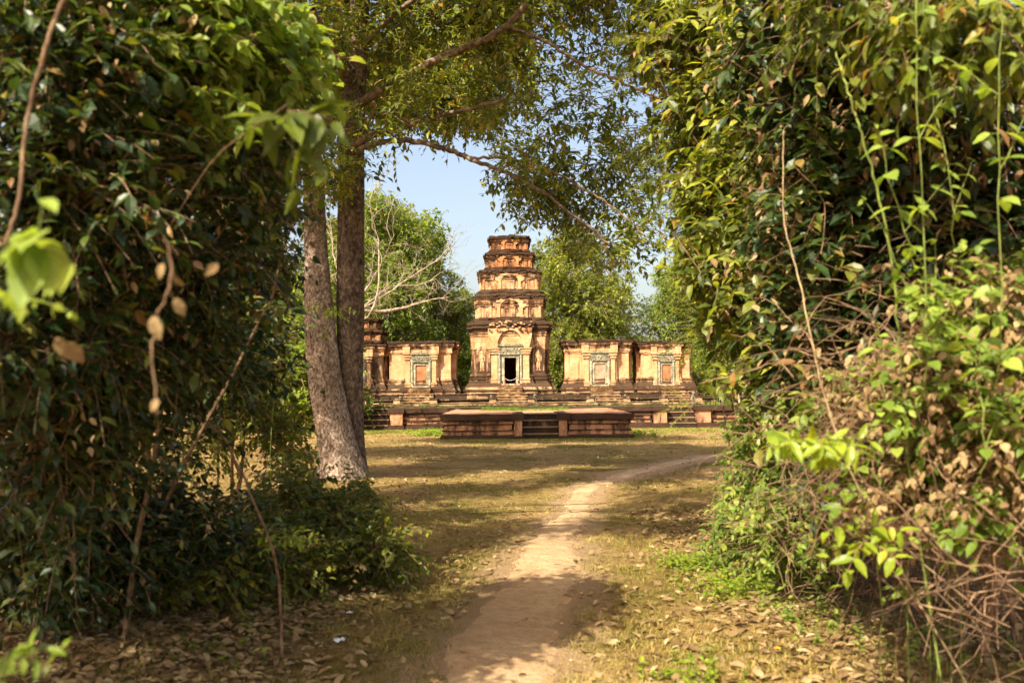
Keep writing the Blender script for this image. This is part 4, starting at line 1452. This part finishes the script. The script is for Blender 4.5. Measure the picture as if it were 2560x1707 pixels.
# right: middle, 9-12 m
thicket("shrub", "tall dark overhanging shrub forming the left edge of the right thicket beside the shrines", "shrub", (3.3, 10), [B_(1740, 420, 10, 100, 110, 1.2, 80), B_(1660, 230, 11, 110, 110, 1.2, 70), B_(1760, 600, 9.5, 130, 120, 1.1, 80), B_(1735, 640, 10, 75, 100, .9, 46), B_(1840, 820, 9, 100, 110, 1, 60), B_(1600, 60, 11, 110, 90, 1.2, 60), B_(1760, 180, 10, 150, 140, 1.3, 80), B_(1655, 500, 10.5, 55, 70, .8, 24), B_(1610, 380, 11, 60, 70, .8, 14)],
        102, M_OLIVE, GRP_R, dict(sprays=7, cl_r=.5, slen=.42, nleaf=7, leaf=.155, wr=.48, droop=.3, hang=.25), dryn=.12, stemp=(22, 2.8, 4.6, 8.5, 12, 6, (-.15, 0), .02), tang=[(at(1900, 700, 9.5), (.8, 1, 1.4), 24, 1.0, .004)])
thicket("shrub", "feathery bright green shrub with fine leaflets spilling towards the sky gap from the right thicket", "shrub", (2.9, 11.5), [B_(1560, 450, 11.5, 60, 50, .8, 16), B_(1530, 330, 12, 70, 50, .8, 16), B_(1620, 560, 11, 60, 60, .8, 22), B_(1660, 740, 10.5, 60, 60, .7, 20), B_(1500, 100, 12, 80, 50, .8, 14), B_(1590, 650, 12, 36, 40, .6, 8)],
        103, M_BRI, GRP_R, dict(sprays=7, cl_r=.5, slen=.42, nleaf=22, leaf=.05, wr=.42, tmpl=T_DIA, droop=.25, pinnate=True, hang=.1), stemp=(8, 2.6, 3.6, 10.5, 12, 5.5, (-.15, 0), .02))
thicket("shrub", "leafy low shrub with mixed small bright leaves at the middle foot of the right thicket", "shrub", (2.9, 10), [B_(1710, 1260, 10.5, 60, 60, .7, 36), B_(1800, 1100, 10, 90, 90, .8, 64), B_(1760, 1230, 9.5, 90, 80, .7, 46), B_(1850, 950, 9, 110, 110, .9, 60), B_(1860, 1180, 8.4, 90, 90, .7, 46), B_(1730, 1060, 12, 40, 60, .6, 20)],
        104, M_VINE, GRP_R, dict(sprays=8, cl_r=.55, slen=.3, nleaf=8, leaf=.085, wr=.52, droop=.3), dryn=.12, tang=[(at(1940, 1160, 8.8), (1.0, .9, .8), 200, .8, .0035), (at(2000, 1230, 7.8), (.9, .8, .6), 180, .8, .0035)], stemp=(30, 2.6, 3.8, 8, 11, 2.2, (-.1, 0), .01))
# right: near, 4.5-7.5 m
thicket("shrub", "dense shaded large-leaved shrub in the right thicket's hollow middle", "shrub", (3.4, 6.8), [B_(1950, 200, 7, 150, 150, .8, 70), B_(1960, 460, 7, 170, 150, .8, 80), B_(1980, 720, 7, 170, 150, .8, 80), B_(2150, 560, 6.6, 190, 190, .8, 70), B_(2200, 250, 6.4, 200, 200, .8, 80), B_(1820, 60, 7.6, 140, 100, .8, 54), B_(2050, 950, 6.8, 170, 130, .7, 60), B_(2300, 700, 6.2, 150, 250, .7, 70), B_(1860, 340, 7.6, 100, 130, .7, 40)],
        105, M_DARK, GRP_R, dict(sprays=5, cl_r=.5, slen=.34, nleaf=6, leaf=.14, wr=.52, tmpl=T_LEAF, droop=.3, hang=.25), dryn=.3, wood=M_TWIG, tang=[(at(2080, 600, 7.2), (1.2, .6, 1.6), 100, .8, .0035), (at(2200, 850, 6), (1.2, .6, 1.0), 340, .8, .0035)], stemp=(26, 2.6, 4.6, 6, 7.6, 5, (-.1, 0), .02))
thicket("vine_mass", "dry brown creeper tangle with scattered fresh leaves on the right, lit by the sun", "creeper", (3.0, 5.3), [B_(2180, 900, 5.2, 130, 110, .45, 60), B_(2280, 1000, 5, 130, 130, .45, 34), B_(2080, 1020, 5.4, 120, 110, .4, 26), B_(2250, 720, 5.2, 110, 110, .45, 22), B_(1980, 920, 5.8, 100, 80, .4, 20), B_(2150, 1150, 5.1, 140, 80, .4, 20)],
        106, M_VINE, GRP_R, dict(sprays=5, cl_r=.6, slen=.2, nleaf=5, leaf=.078, wr=.62, tmpl=T_FINE, droop=.3, dry=.06, twig_r=.002, link_r=.004, var=(.1, .9)), dryn=1.6,
        tang=[(at(2200, 950, 5.2), (.75, .4, .55), 520, .45, .0022), (at(2050, 1080, 5.5), (.7, .4, .45), 420, .45, .0022), (at(2280, 1250, 4.8), (.6, .5, .5), 120, .8, .0035)])
thicket("shrub", "broad-leaved overhead spray across the top right corner", "shrub", (2.9, 5.2), [B_(2050, 20, 5.2, 120, 70, .4, 20), B_(2250, 60, 4.8, 140, 70, .4, 18), B_(1900, -10, 5.6, 120, 50, .4, 16), B_(2120, 160, 5.2, 100, 60, .4, 12)],
        107, M_MID, GRP_R, dict(sprays=5, cl_r=.5, slen=.3, nleaf=7, leaf=.10, wr=.42, tmpl=T_FINE, droop=.5, hang=.6, twig_r=.003), stemp=(6, 3.0, 3.6, 5, 5.8, 4, (-.15, 0), .014))

# dead brush lying at the lower right corner
r = np.random.default_rng(9)
g = Geo()
for c, rr, n, L in ((gnd(2200, 1400), (1.0, .8, .35), 120, 1.0), (gnd(2300, 1300), (.8, .8, .5), 110, .9), (gnd(1980, 1330), (.8, .8, .3), 150, .6)):
    tangle(g, r, n, c + [0, 0, .2], rr, L, .0045)
rt = plant("dead_brush", "heap of bare crooked dead twigs in the lower right corner", "brushwood", (2.8, 6.2, 0))
fin(rt, [(g, "stems", M_TWIG)])

# ---- left thicket
LF = dict(sprays=8, cl_r=.48, slen=.36, nleaf=8, leaf=.086, wr=.52, droop=.3, hang=.25)
thicket("shrub", "huge dark shrub leaning in over the left edge, nearest of the left thicket", "shrub", (-2.9, 4.8), [B_(120, 150, 4.6, 200, 170, .6, 46), B_(330, 210, 5.6, 180, 130, .6, 22), B_(480, 350, 5.8, 150, 120, .6, 24), B_(180, 440, 4.6, 200, 160, .6, 46), B_(380, 560, 5.6, 170, 150, .6, 36), B_(90, 740, 4.8, 160, 160, .6, 40), B_(560, 220, 6.2, 110, 90, .5, 7), B_(550, 460, 6.4, 80, 100, .5, 10), B_(280, 780, 5.8, 180, 150, .6, 46), B_(80, 1000, 5.2, 150, 180, .6, 40), B_(120, 20, 5, 150, 80, .6, 12)],
        201, M_DARK, GRP_L, LF, dryn=.22, stemp=(9, -4.2, -2.8, 6.4, 7.4, 4.5, (.05, .0), .018))
thicket("shrub", "dark shrub filling the shade in the middle of the left thicket", "shrub", (-3.2, 8.5), [B_(200, 620, 8, 220, 180, 1, 70), B_(440, 760, 8, 180, 130, 1, 50), B_(530, 620, 9.2, 90, 140, .9, 44), B_(560, 440, 9.4, 90, 110, .9, 40), B_(600, 280, 9.6, 80, 90, .9, 30), B_(180, 900, 8, 180, 130, .9, 36), B_(400, 990, 7.6, 130, 90, .8, 9), B_(130, 1130, 7, 180, 170, .8, 56), B_(310, 1210, 7.4, 150, 90, .8, 44), B_(160, 1260, 6.8, 160, 90, .6, 40), B_(500, 1220, 7.8, 100, 60, .6, 16), B_(540, 800, 9, 70, 80, .8, 18), B_(300, 350, 8.6, 300, 200, .9, 80)],
        202, M_DARK, GRP_L, dict(LF, leaf=.09), dryn=.15, stemp=(16, -4.8, -2.9, 8.5, 9.8, 4, (.04, .02), .018))
thicket("shrub", "small-leaved green shrub with bright tips just left of the pale twin trunk", "shrub", (-4.2, 14), [B_(560, 700, 14, 65, 80, 1, 40), B_(575, 580, 14, 60, 80, 1, 36), B_(530, 850, 13, 70, 60, 1, 30), B_(590, 900, 13, 45, 40, .8, 14), B_(600, 980, 13, 60, 50, .8, 16), B_(640, 1030, 13, 50, 40, .7, 12), B_(480, 980, 13, 90, 70, .8, 22), B_(480, 620, 14, 120, 120, 1, 50), B_(610, 470, 15, 50, 60, .8, 22), B_(340, 700, 14, 160, 160, 1, 60), B_(130, 560, 14, 160, 200, 1, 60)],
        203, M_MID, GRP_L, dict(LF, leaf=.085, nleaf=9), stemp=(22, -6, -3.4, 13, 15, 4.5, (.05, 0), .018))
thicket("shrub", "low sprawling shrub reaching out over the lawn from the left thicket", "shrub", (-2.2, 9.4), [B_(790, 1190, 9.8, 75, 35, .6, 26), B_(760, 1250, 9.2, 100, 45, .7, 40), B_(660, 1200, 9.4, 90, 50, .7, 24), B_(860, 1255, 9, 60, 35, .5, 18), B_(620, 1300, 8.2, 100, 45, .5, 22), B_(460, 1290, 7.6, 110, 50, .6, 20), B_(660, 1110, 10, 60, 40, .6, 12), B_(760, 1140, 10.4, 60, 30, .5, 12), B_(840, 1165, 10.4, 50, 30, .5, 8)],
        204, M_MID, GRP_L, dict(LF, leaf=.08, slen=.34, nleaf=9, up=.1), dryn=.05, stemp=(16, -3.2, -1.6, 8.6, 10, 1.4, (.2, 0), .010))
thicket("shrub", "sunlit yellow green upper spray of the left thicket below the blue sky patch", "shrub", (-3.0, 6.8), [B_(420, 110, 5.2, 150, 100, .5, 46), B_(520, 60, 5.4, 120, 90, .5, 26), B_(330, 230, 5.0, 120, 70, .4, 16), B_(610, 250, 6.2, 80, 90, .4, 8), B_(250, 40, 5.0, 140, 80, .5, 24), B_(620, 120, 5.8, 70, 60, .4, 10)],
        205, M_VINE, GRP_L, dict(LF, leaf=.10, tmpl=T_FINE, var=(.25, 1.0)), dryn=.2, stemp=(5, -3.3, -2.5, 6.4, 7.2, 5, (.12, 0), .015))


# ---- individual plants close to the camera
def sprig(g, gs, P0, d0, L, n, leaf, wr, r, v=(.4, .9), droop=.3, opp=True, tmpl=T_FINE, rad_=.003, face=None, hang=.35):
    P0, d0 = np.array(P0, float), norm(np.array(d0, float))
    t = np.linspace(0, 1, 8)[:, None]
    pts = P0 + d0 * L * t + np.array([0, 0, -droop * L]) * t ** 2 + r.normal(0, .008 * L, (8, 3)) * (t > 0)
    gs.tubes(pts, np.linspace(1, .4, 8) * rad_, 5)
    tj = np.linspace(.12, 1, n)
    if opp: tj = np.repeat(np.linspace(.12, 1, (n + 1) // 2), 2)[:n]
    P = np.stack([np.interp(tj, t[:, 0], pts[:, i]) for i in range(3)], 1)
    tg = norm(d0 + np.array([0, 0, -2 * droop])[None] * tj[:, None])
    upv = np.array([0, -.35, 1.0]) if face is None else np.array(face, float)
    sd = norm(np.cross(tg, upv + r.normal(0, .3, (n, 3))))
    if opp:                             # decussate pairs turn a quarter each time
        ang = (np.arange(n) // 2 % 2) * PI / 2 * .6 + r.normal(0, .25, n)
        bb = np.cross(tg, sd)
        sd = sd * np.cos(ang)[:, None] + bb * np.sin(ang)[:, None]
    sg = np.where(np.arange(n) % 2 == 0, 1, -1)[:, None]
    ld = norm(tg * .35 + sd * sg + [0, 0, -hang] + r.normal(0, .18, (n, 3)))
    ln = norm(upv + r.normal(0, .35, (n, 3)))
    sz = leaf * r.uniform(.65, 1.1, n) * np.where(tj > .9, .65, 1)
    g.leaves(P, ld, ln, sz, wr * r.uniform(.85, 1.15, n), tmpl, r.uniform(*v, n))
    return pts


def herb(label, base_px, D, height, lean, seed, nbr=3, leaf=.085, v=(.35, .85), name="nettle_plant", group="tall leafy herbs at the right edge", side=.3, wr=.62, mat=None):
    r = np.random.default_rng(seed)
    b = at(base_px[0], base_px[1], D)
    root = plant(name, label, "plant", (b[0], D, 0), group)
    gl, gs = Geo(), Geo()
    z0 = max(b[2], 0)
    pts = [(b[0] + .35, D + 1.2, -.02), (b[0] + .30, D + 1.1, z0 * .6), (b[0] + .12, D + .45, z0 * .9), (b[0], D, z0), (b[0] + lean[0] * .6 * height, D + lean[1] * .5 * height, z0 + height * .55), (b[0] + lean[0] * height, D + lean[1] * height, z0 + height)]
    st = limb(gs, pts, .0045, .0025, 6, 30, .009, seed)
    zs = st[:, 2]
    m_ = np.where(zs > z0 + .05)[0]
    for k in m_[::2]:
        tg = norm(st[min(k + 1, 29)] - st[k - 1])
        for s in (-1, 1):
            ph = (k // 2 % 2) * PI / 2 + r.normal(0, .4)
            dd = np.array([math.cos(ph) * s, math.sin(ph) * s, .15])
            pe = st[k] + dd * .03
            gs.tubes(np.array([st[k], pe]), np.array([.0018, .0014]), 4)
            gl.leaves(pe[None], (dd + [0, 0, -.45])[None], np.array([[r.normal(0, .25) - .2, -.5 + r.normal(0, .25), 1]]), leaf * r.uniform(.7, 1.15), wr, T_FINE, r.uniform(*v))
    for i in range(nbr):
        k = int(r.choice(m_[:-4]))
        sprig(gl, gs, st[k], (r.normal(0, .8), r.normal(0, .5) - .2, .7), height * r.uniform(.25, .45), 8, leaf * .85, wr, r, v, .1)
    sprig(gl, gs, st[-1], (lean[0], lean[1], 1), .12, 6, leaf * .6, wr, r, (.6, .9), 0)
    fin(root, [(gl, "leaves", mat or M_VINE), (gs, "stem", M_STEM)])


herb("tall green leafy herb at the far right edge", (2290, 860), 4.3, 1.7, (.02, -.05), 301, 5, .10)
herb("slender green herb with paired leaves second from the right edge", (2130, 860), 4.5, 1.7, (-.02, -.05), 302, 4, .095)
herb("leaning herb whose heart-shaped leaves catch the sun against the shaded hollow", (2190, 820), 4.6, .95, (-.35, -.1), 303, 6, .11)
herb("short herb with bright leaves amid the dry creeper", (2260, 1080), 4.5, .8, (-.05, -.1), 304, 5, .095)
herb("bare-stalked climbing herb with thin green stems in the top right", (2190, 520), 4.7, 1.3, (-.10, 0), 305, 3, .085)
herb("small herb with rounded leaves lowest beside the dry creeper", (2060, 1060), 4.9, .55, (-.15, -.1), 306, 5, .09)


def spray_plant(label, px, D, n, L, leaf, wr, seed, name="sapling", group=None, v=(.5, .95), mat=M_BRI, stem_to=None, nl=9, dirs=None, droop=.3, lop=True, tmpl=T_FINE, back=0.0):
    r = np.random.default_rng(seed)
    c = at(px[0], px[1], D)
    bx = c[0] if stem_to is None else stem_to
    root = plant(name, label, "plant", (bx, D, 0), group)
    gl, gs = Geo(), Geo()
    by = D + back
    limb(gs, [(bx, by, -.02), (bx * .95 + c[0] * .05, by, c[2] * .6), (bx * .3 + c[0] * .7, by * .3 + D * .7, c[2] * .95), c], .0035, .0022, 6, 24, .004, seed)
    for i in range(n):
        a = 2 * PI * i / n + r.uniform(-.3, .3)
        d = dirs[i] if dirs else (math.cos(a), math.sin(a) * .7, r.uniform(-.1, .5))
        sprig(gl, gs, c - np.array([0, 0, r.uniform(0, .12)]) * (L / .3), d, L * r.uniform(.7, 1.1), nl, leaf, wr, r, v, droop, lop, tmpl)
    fin(root, [(gl, "leaves", mat), (gs, "stem", M_TWIG if back else M_STEM)])


spray_plant("bright sapling with long pinnate leaves jutting from the right thicket at waist height", (1885, 1000), 4.5, 8, .27, .115, .38, 401, nl=11, stem_to=3.2, back=1.5, v=(.5, .9))
spray_plant("second bright sapling with rounded leaflets drooping below the pinnate one", (1990, 1200), 4.6, 6, .25, .10, .48, 402, nl=9, stem_to=3.1, back=1.3, droop=.6)
spray_plant("small green sapling with few pointed leaves above the dead twigs at lower right", (2080, 1350), 5.4, 4, .12, .10, .42, 403, nl=4, v=(.3, .7), mat=M_VINE)
spray_plant("feathery twig of tiny leaflets hanging before the right shrines", (1590, 905), 6.0, 3, .26, .028, .4, 404, nl=28, stem_to=3.4, back=2, v=(.5, .9), dirs=[(-1, 0, -.15), (-.9, .1, -.7), (-.4, 0, .5)], droop=.2, tmpl=T_DIA)
spray_plant("feathery compound-leaved twig crossing the sky at the upper middle right", (1530, 80), 5.0, 3, .3, .03, .4, 405, nl=30, stem_to=3.6, back=2.4, v=(.6, .95), dirs=[(-1, 0, .15), (-.9, .1, -.3), (.2, 0, .5)], droop=.15, tmpl=T_DIA)
spray_plant("thin sapling with a few big heart-shaped glossy leaves at the left edge", (85, 545), 2.1, 4, .10, .145, .62, 406, nl=3, stem_to=-1.4, v=(.55, .9), dirs=[(.2, -.2, .8), (-1, -.3, -.1), (.7, -.1, -.2), (-.3, -.4, -.7)], droop=.2, mat=M_VINE)
spray_plant("small-leaved side shoot below the big glossy leaves at the left edge", (70, 650), 2.4, 5, .12, .05, .5, 407, nl=6, stem_to=-1.5, v=(.6, .9), mat=M_VINE)
spray_plant("low sapling with narrow green leaflets at the bottom left corner", (15, 1500), 2.4, 5, .14, .055, .4, 408, nl=8, v=(.3, .7), mat=M_BRI, droop=.2)
spray_plant("branch tip with long dark drooping leaves reaching right from the left thicket", (660, 240), 3.2, 5, .16, .17, .36, 409, nl=5, stem_to=-3.0, back=3.4, v=(.1, .5), dirs=[(.8, 0, .1), (.5, 0, -.5), (1, .1, .4), (.2, 0, -.8), (-.4, 0, .1)], droop=.5, mat=M_MID)
spray_plant("yellow green sapling standing in front of the left thicket's foot", (655, 1215), 7.4, 6, .28, .07, .42, 410, nl=9, v=(.6, .9), mat=M_BRI)
spray_plant("small feathery sprig beside the pale twin trunk", (740, 690), 12.0, 5, .5, .07, .4, 411, nl=16, stem_to=-2.9, v=(.6, .9), mat=M_BRI)

# hanging woody vine at the left edge
vine = plant("woody_vine", "bare brown woody vine hanging down at the left edge", "vine", (at(60, 400, 3)[0], 3.0, 0), None)
g = Geo()
limb(g, [at(175, -60, 3.0), at(128, 40, 3.0), at(100, 130, 3.0), at(72, 230, 3.02), at(55, 330, 3.0), at(44, 450, 3.0), at(10, 560, 3.0), at(-60, 680, 3.0), (at(-160, 900, 3.0)[0], 3.0, 0.0)], .007, .006, 8, 60, .0012, 3)
fin(vine, [(g, "stem", M_TWIG)])
# curled brown dead leaves caught on a string of creeper in the left thicket
cr_ = plant("dead_creeper", "string of large curled brown dead leaves hanging in the left thicket", "creeper", (at(370, 700, 2.5)[0], 2.5, 0), None)
r = np.random.default_rng(6)
g, gs = Geo(), Geo()
limb(gs, [at(385, 560, 2.5), at(395, 620, 2.5), at(380, 690, 2.5), at(355, 760, 2.52), at(350, 830, 2.5), at(362, 950, 2.5)], .0035, .0025, 5, 20, .003, 1)
for x, y, s_, a in ((392, 640, .07, .5), (400, 700, .075, .7), (352, 740, .09, .8), (375, 620, .06, .6), (150, 800, .10, .4), (362, 930, .05, .6), (500, 620, .06, .3), (128, 790, .09, .35)):
    p = at(x, y - 15, 2.5)
    g.leaves(p[None], np.array([[r.normal(0, .5), r.normal(0, .3), -1.0]]), np.array([[r.normal(0, .3), -1, r.normal(0, .3)]]), s_ * .74, .55, T_FINE, a)
fin(cr_, [(g, "dead_leaves", M_DRYL), (gs, "stem", M_TWIG)])
# pale arching bare shoots
for i, (q, lb) in enumerate([([(560, 905, 7.5), (610, 925, 7.5), (680, 1005, 7.5)], None), ([(420, 935, 6.5), (510, 1000, 6.5), (560, 1100, 6.5), (615, 1230, 6.5), (640, 1330, 6.6)], None)]):
    if i == 0: continue
    sh = plant("bare_shoot", "pale arching bare shoot in front of the left thicket", "shoot", (at(640, 1330, 6.6)[0], 6.6, 0))
    g = Geo(); limb(g, [at(*p) for p in q] + [np.array([at(650, 1380, 6.6)[0], 6.6, 0])], .007, .010, 6, 30, .004, i); fin(sh, [(g, "stem", M_TWIG)])
sh = plant("bare_cane", "straight pale bare cane leaning left among the right-hand leaves", "cane", (2.5, 5.4, 0))
g = Geo(); limb(g, [at(1800, 300, 6.0), at(1800, 500, 5.7), at(1830, 620, 5.4), at(1860, 760, 5.3), at(1900, 930, 5.3), at(2000, 1180, 5.2), (2.5, 5.3, 0)], .003, .006, 6, 50, .002, 8); fin(sh, [(g, "stem", M_STRAW)])
sh = plant("bare_cane", "green leafless cane curving down from the top of the right thicket", "cane", (2.1, 5.0, 0))
g = Geo(); limb(g, [at(1920, 120, 4.9), at(1960, 250, 4.9), at(1985, 330, 4.9), at(2050, 600, 4.95), at(2080, 1000, 5.0), (2.15, 5.0, 0)], .005, .007, 6, 50, .004, 9); fin(sh, [(g, "stem", M_STEM)])
for i, (q, lb) in enumerate([([(1960, 1440), (2352, 1290)], "thick pale dead stick leaning up to the right edge at lower right"), ([(2190, 1500), (2330, 1310)], "steep pale dead stick crossing the brushwood")]):
    a, b = gnd(*q[0]), at(q[1][0], q[1][1], gnd(*q[0])[1] - .3)
    sh = plant("dead_stick", lb, "stick", (a[0], a[1], 0), "dead sticks at lower right")
    g = Geo(); limb(g, [a, (a + b) / 2 + [0, 0, .04], b], .009, .006, 6, 20, .004, 8 + i); fin(sh, [(g, "stem", M_PALE)])


# ---- low green seedlings on the ground
def seedling_patch(label, px, n, spread, seed, leaf=.06, hgt=.14, mat=M_BRI):
    r = np.random.default_rng(seed)
    c = gnd(*px)
    g = Geo()
    for i in range(n):
        p = c + np.array([r.normal(0, spread), r.normal(0, spread * 1.4), 0])
        p[2] = hz(p[0], p[1])
        sprig(g, g, p, (r.normal(0, .4), r.normal(0, .4), 1), hgt * r.uniform(.5, 1.4), 7, leaf * r.uniform(.7, 1.2), .55, r, (.3, .9), .1, True, T_LEAF, .002, hang=.1)
    tag(g.build("ground_cover", mat), label, "ground cover", kind="stuff")


seedling_patch("patch of bright round-leaved low plants at the foot of the right thicket", (1600, 1305), 90, .20, 501)
seedling_patch("loose low leafy plants climbing the foot of the right thicket", (1700, 1360), 60, .25, 502, .07, .2)
seedling_patch("low leafy plants at the bottom edge right of the path", (1590, 1545), 26, .16, 503, .06)
seedling_patch("bright grassy tuft at the tip of the left low shrub", (920, 1305), 40, .14, 504, .05, .12)
seedling_patch("dark green seedlings amid the fallen leaves at bottom left", (480, 1530), 26, .22, 505, .05, .1, M_MID)
seedling_patch("sparse seedlings under the right thicket near the yellow leaf", (1850, 1420), 46, .30, 506, .055, .14, M_VINE)
seedling_patch("green seedlings at the bottom right under the dead twigs", (2100, 1500), 30, .3, 507, .055, .12, M_VINE)
seedling_patch("scattered seedlings under the left shrub beside the fallen leaves", (700, 1400), 36, .22, 508, .045, .1, M_MID)
seedling_patch("green weeds at the right foot of the brick terrace", (1470, 1003), 60, .35, 509, .12, .25)
seedling_patch("green weeds at the left foot of the brick terrace", (1000, 1000), 90, .45, 510, .14, .3)

# ---- litter
M_WHITE = plain_mat("white_plastic", [(.3, (.65, .68, .74)), (.7, (.82, .84, .88))], 30, .4, .3, .01)
def scrap(px, s, label, seed):
    r = np.random.default_rng(seed)
    c = gnd(*px)
    n = 7
    u, v = np.meshgrid(np.linspace(-1, 1, n), np.linspace(-1, 1, n))
    z = .25 * (np.sin(3 * u + seed) * np.cos(2.5 * v) + r.normal(0, .25, u.shape)) + .45
    V = np.stack([u * (1 - .2 * abs(v)) + r.normal(0, .08, u.shape), v * .7 + r.normal(0, .08, u.shape), z], -1).reshape(-1, 3) * s
    ix = np.arange(n * n).reshape(n, n)
    g = Geo(); g.add(V, np.stack([ix[:-1, :-1], ix[:-1, 1:], ix[1:, 1:], ix[1:, :-1]], -1).reshape(-1, 4))
    o = g.build("plastic_scrap", M_WHITE, None, loc=(c[0], c[1], hz(c[0], c[1]) + .02))
    sm = o.modifiers.new("thickness", 'SOLIDIFY'); sm.thickness = .002
    tag(o, label, "litter", "white litter scraps on the ground")
scrap((778, 1494), .042, "larger crumpled white plastic scrap on the ground left of the path", 2)
scrap((803, 1434), .026, "smaller white scrap lying just beyond the larger one", 5)
yl = gnd(1786, 1500)
g = Geo()
for k in range(5):
    a = k * 1.257
    g.leaves(np.array([[0, 0, .03]]), np.array([[math.cos(a), math.sin(a), .35]]), np.array([[0, 0, 1.]]), .035, .7, T_LEAF, 0)
M_YEL = leaf_mat("yellow_petal", [(0, (.75, .42, .02)), (1, (.8, .5, .03))], trans=.2)
tag(g.build("fallen_flower", M_YEL, None, loc=(yl[0], yl[1], hz(yl[0], yl[1]) + .01)), "small fallen yellow flower under the right thicket", "flower")

# ---- trees beside and behind the camera that shade the path and the left thicket
def shade_tree(loc, blobs, seed, label):
    root = plant("shade_tree", label, "tree", (loc[0], loc[1], 0), "trees arching over the path")
    gt = Geo()
    top = np.array(blobs[0][0])
    tr = limb(gt, [(loc[0], loc[1], -.1), (loc[0] + .1, loc[1], 3), (loc[0] * .9 + top[0] * .1, loc[1] * .9 + top[1] * .1, 5.5), top], .25, .08, 9, 24, .02, seed, flare=.15)
    for b in blobs[1:]:
        limb(gt, [tr[12], (tr[12] + np.array(b[0])) / 2 + [0, 0, .3], b[0]], .10, .03, 6, 12, .02, seed)
    gl, gw = foliage(seed, blobs, sprays=10, cl_r=.38, slen=.6, nleaf=8, leaf=.16, wr=.45, tmpl=T_DIA, droop=.4, twig_r=.008, link_r=.03)
    fin(root, [(gt, "trunk", M_BARK), (gl, "crown", M_MID), (gw, "branches", M_BARK)])


shade_tree((-7.5, 1.0), [((-6.6, 1.8, 6.3), (2.8, 2.6, 1.5), 62), ((-8.5, -1.0, 6.8), (2.5, 2.5, 1.5), 50), ((-6.3, 4.6, 5.6), (1.8, 2.0, 1.3), 34), ((-4.6, 2.2, 5.0), (1.2, 1.2, .9), 12)], 601, "tree outside the left edge whose crown shades the left thicket")
shade_tree((-8.5, 9.5), [((-7.5, 9.5, 8.2), (2.6, 2.4, 1.3), 22)] + [shade_blob(*q) for q in ((-2, 14.2, 8, 1.1, 20), (1.6, 13.2, 7.6, .8, 10), (3.6, 17, 8.4, 1.2, 18), (-1, 18.3, 9, 1.3, 22), (2.2, 15.4, 8.6, .7, 8))], 602, "tree beyond the left thicket whose crown dapples the lawn")
shade_tree((-3.5, -5.0), [((-5.0, -4.0, 6.8), (1.8, 1.6, .9), 8), ((-6.6, -4.5, 6.8), (2.0, 1.8, 1.0), 10)], 603, "tree behind the viewer whose crown dapples the path")
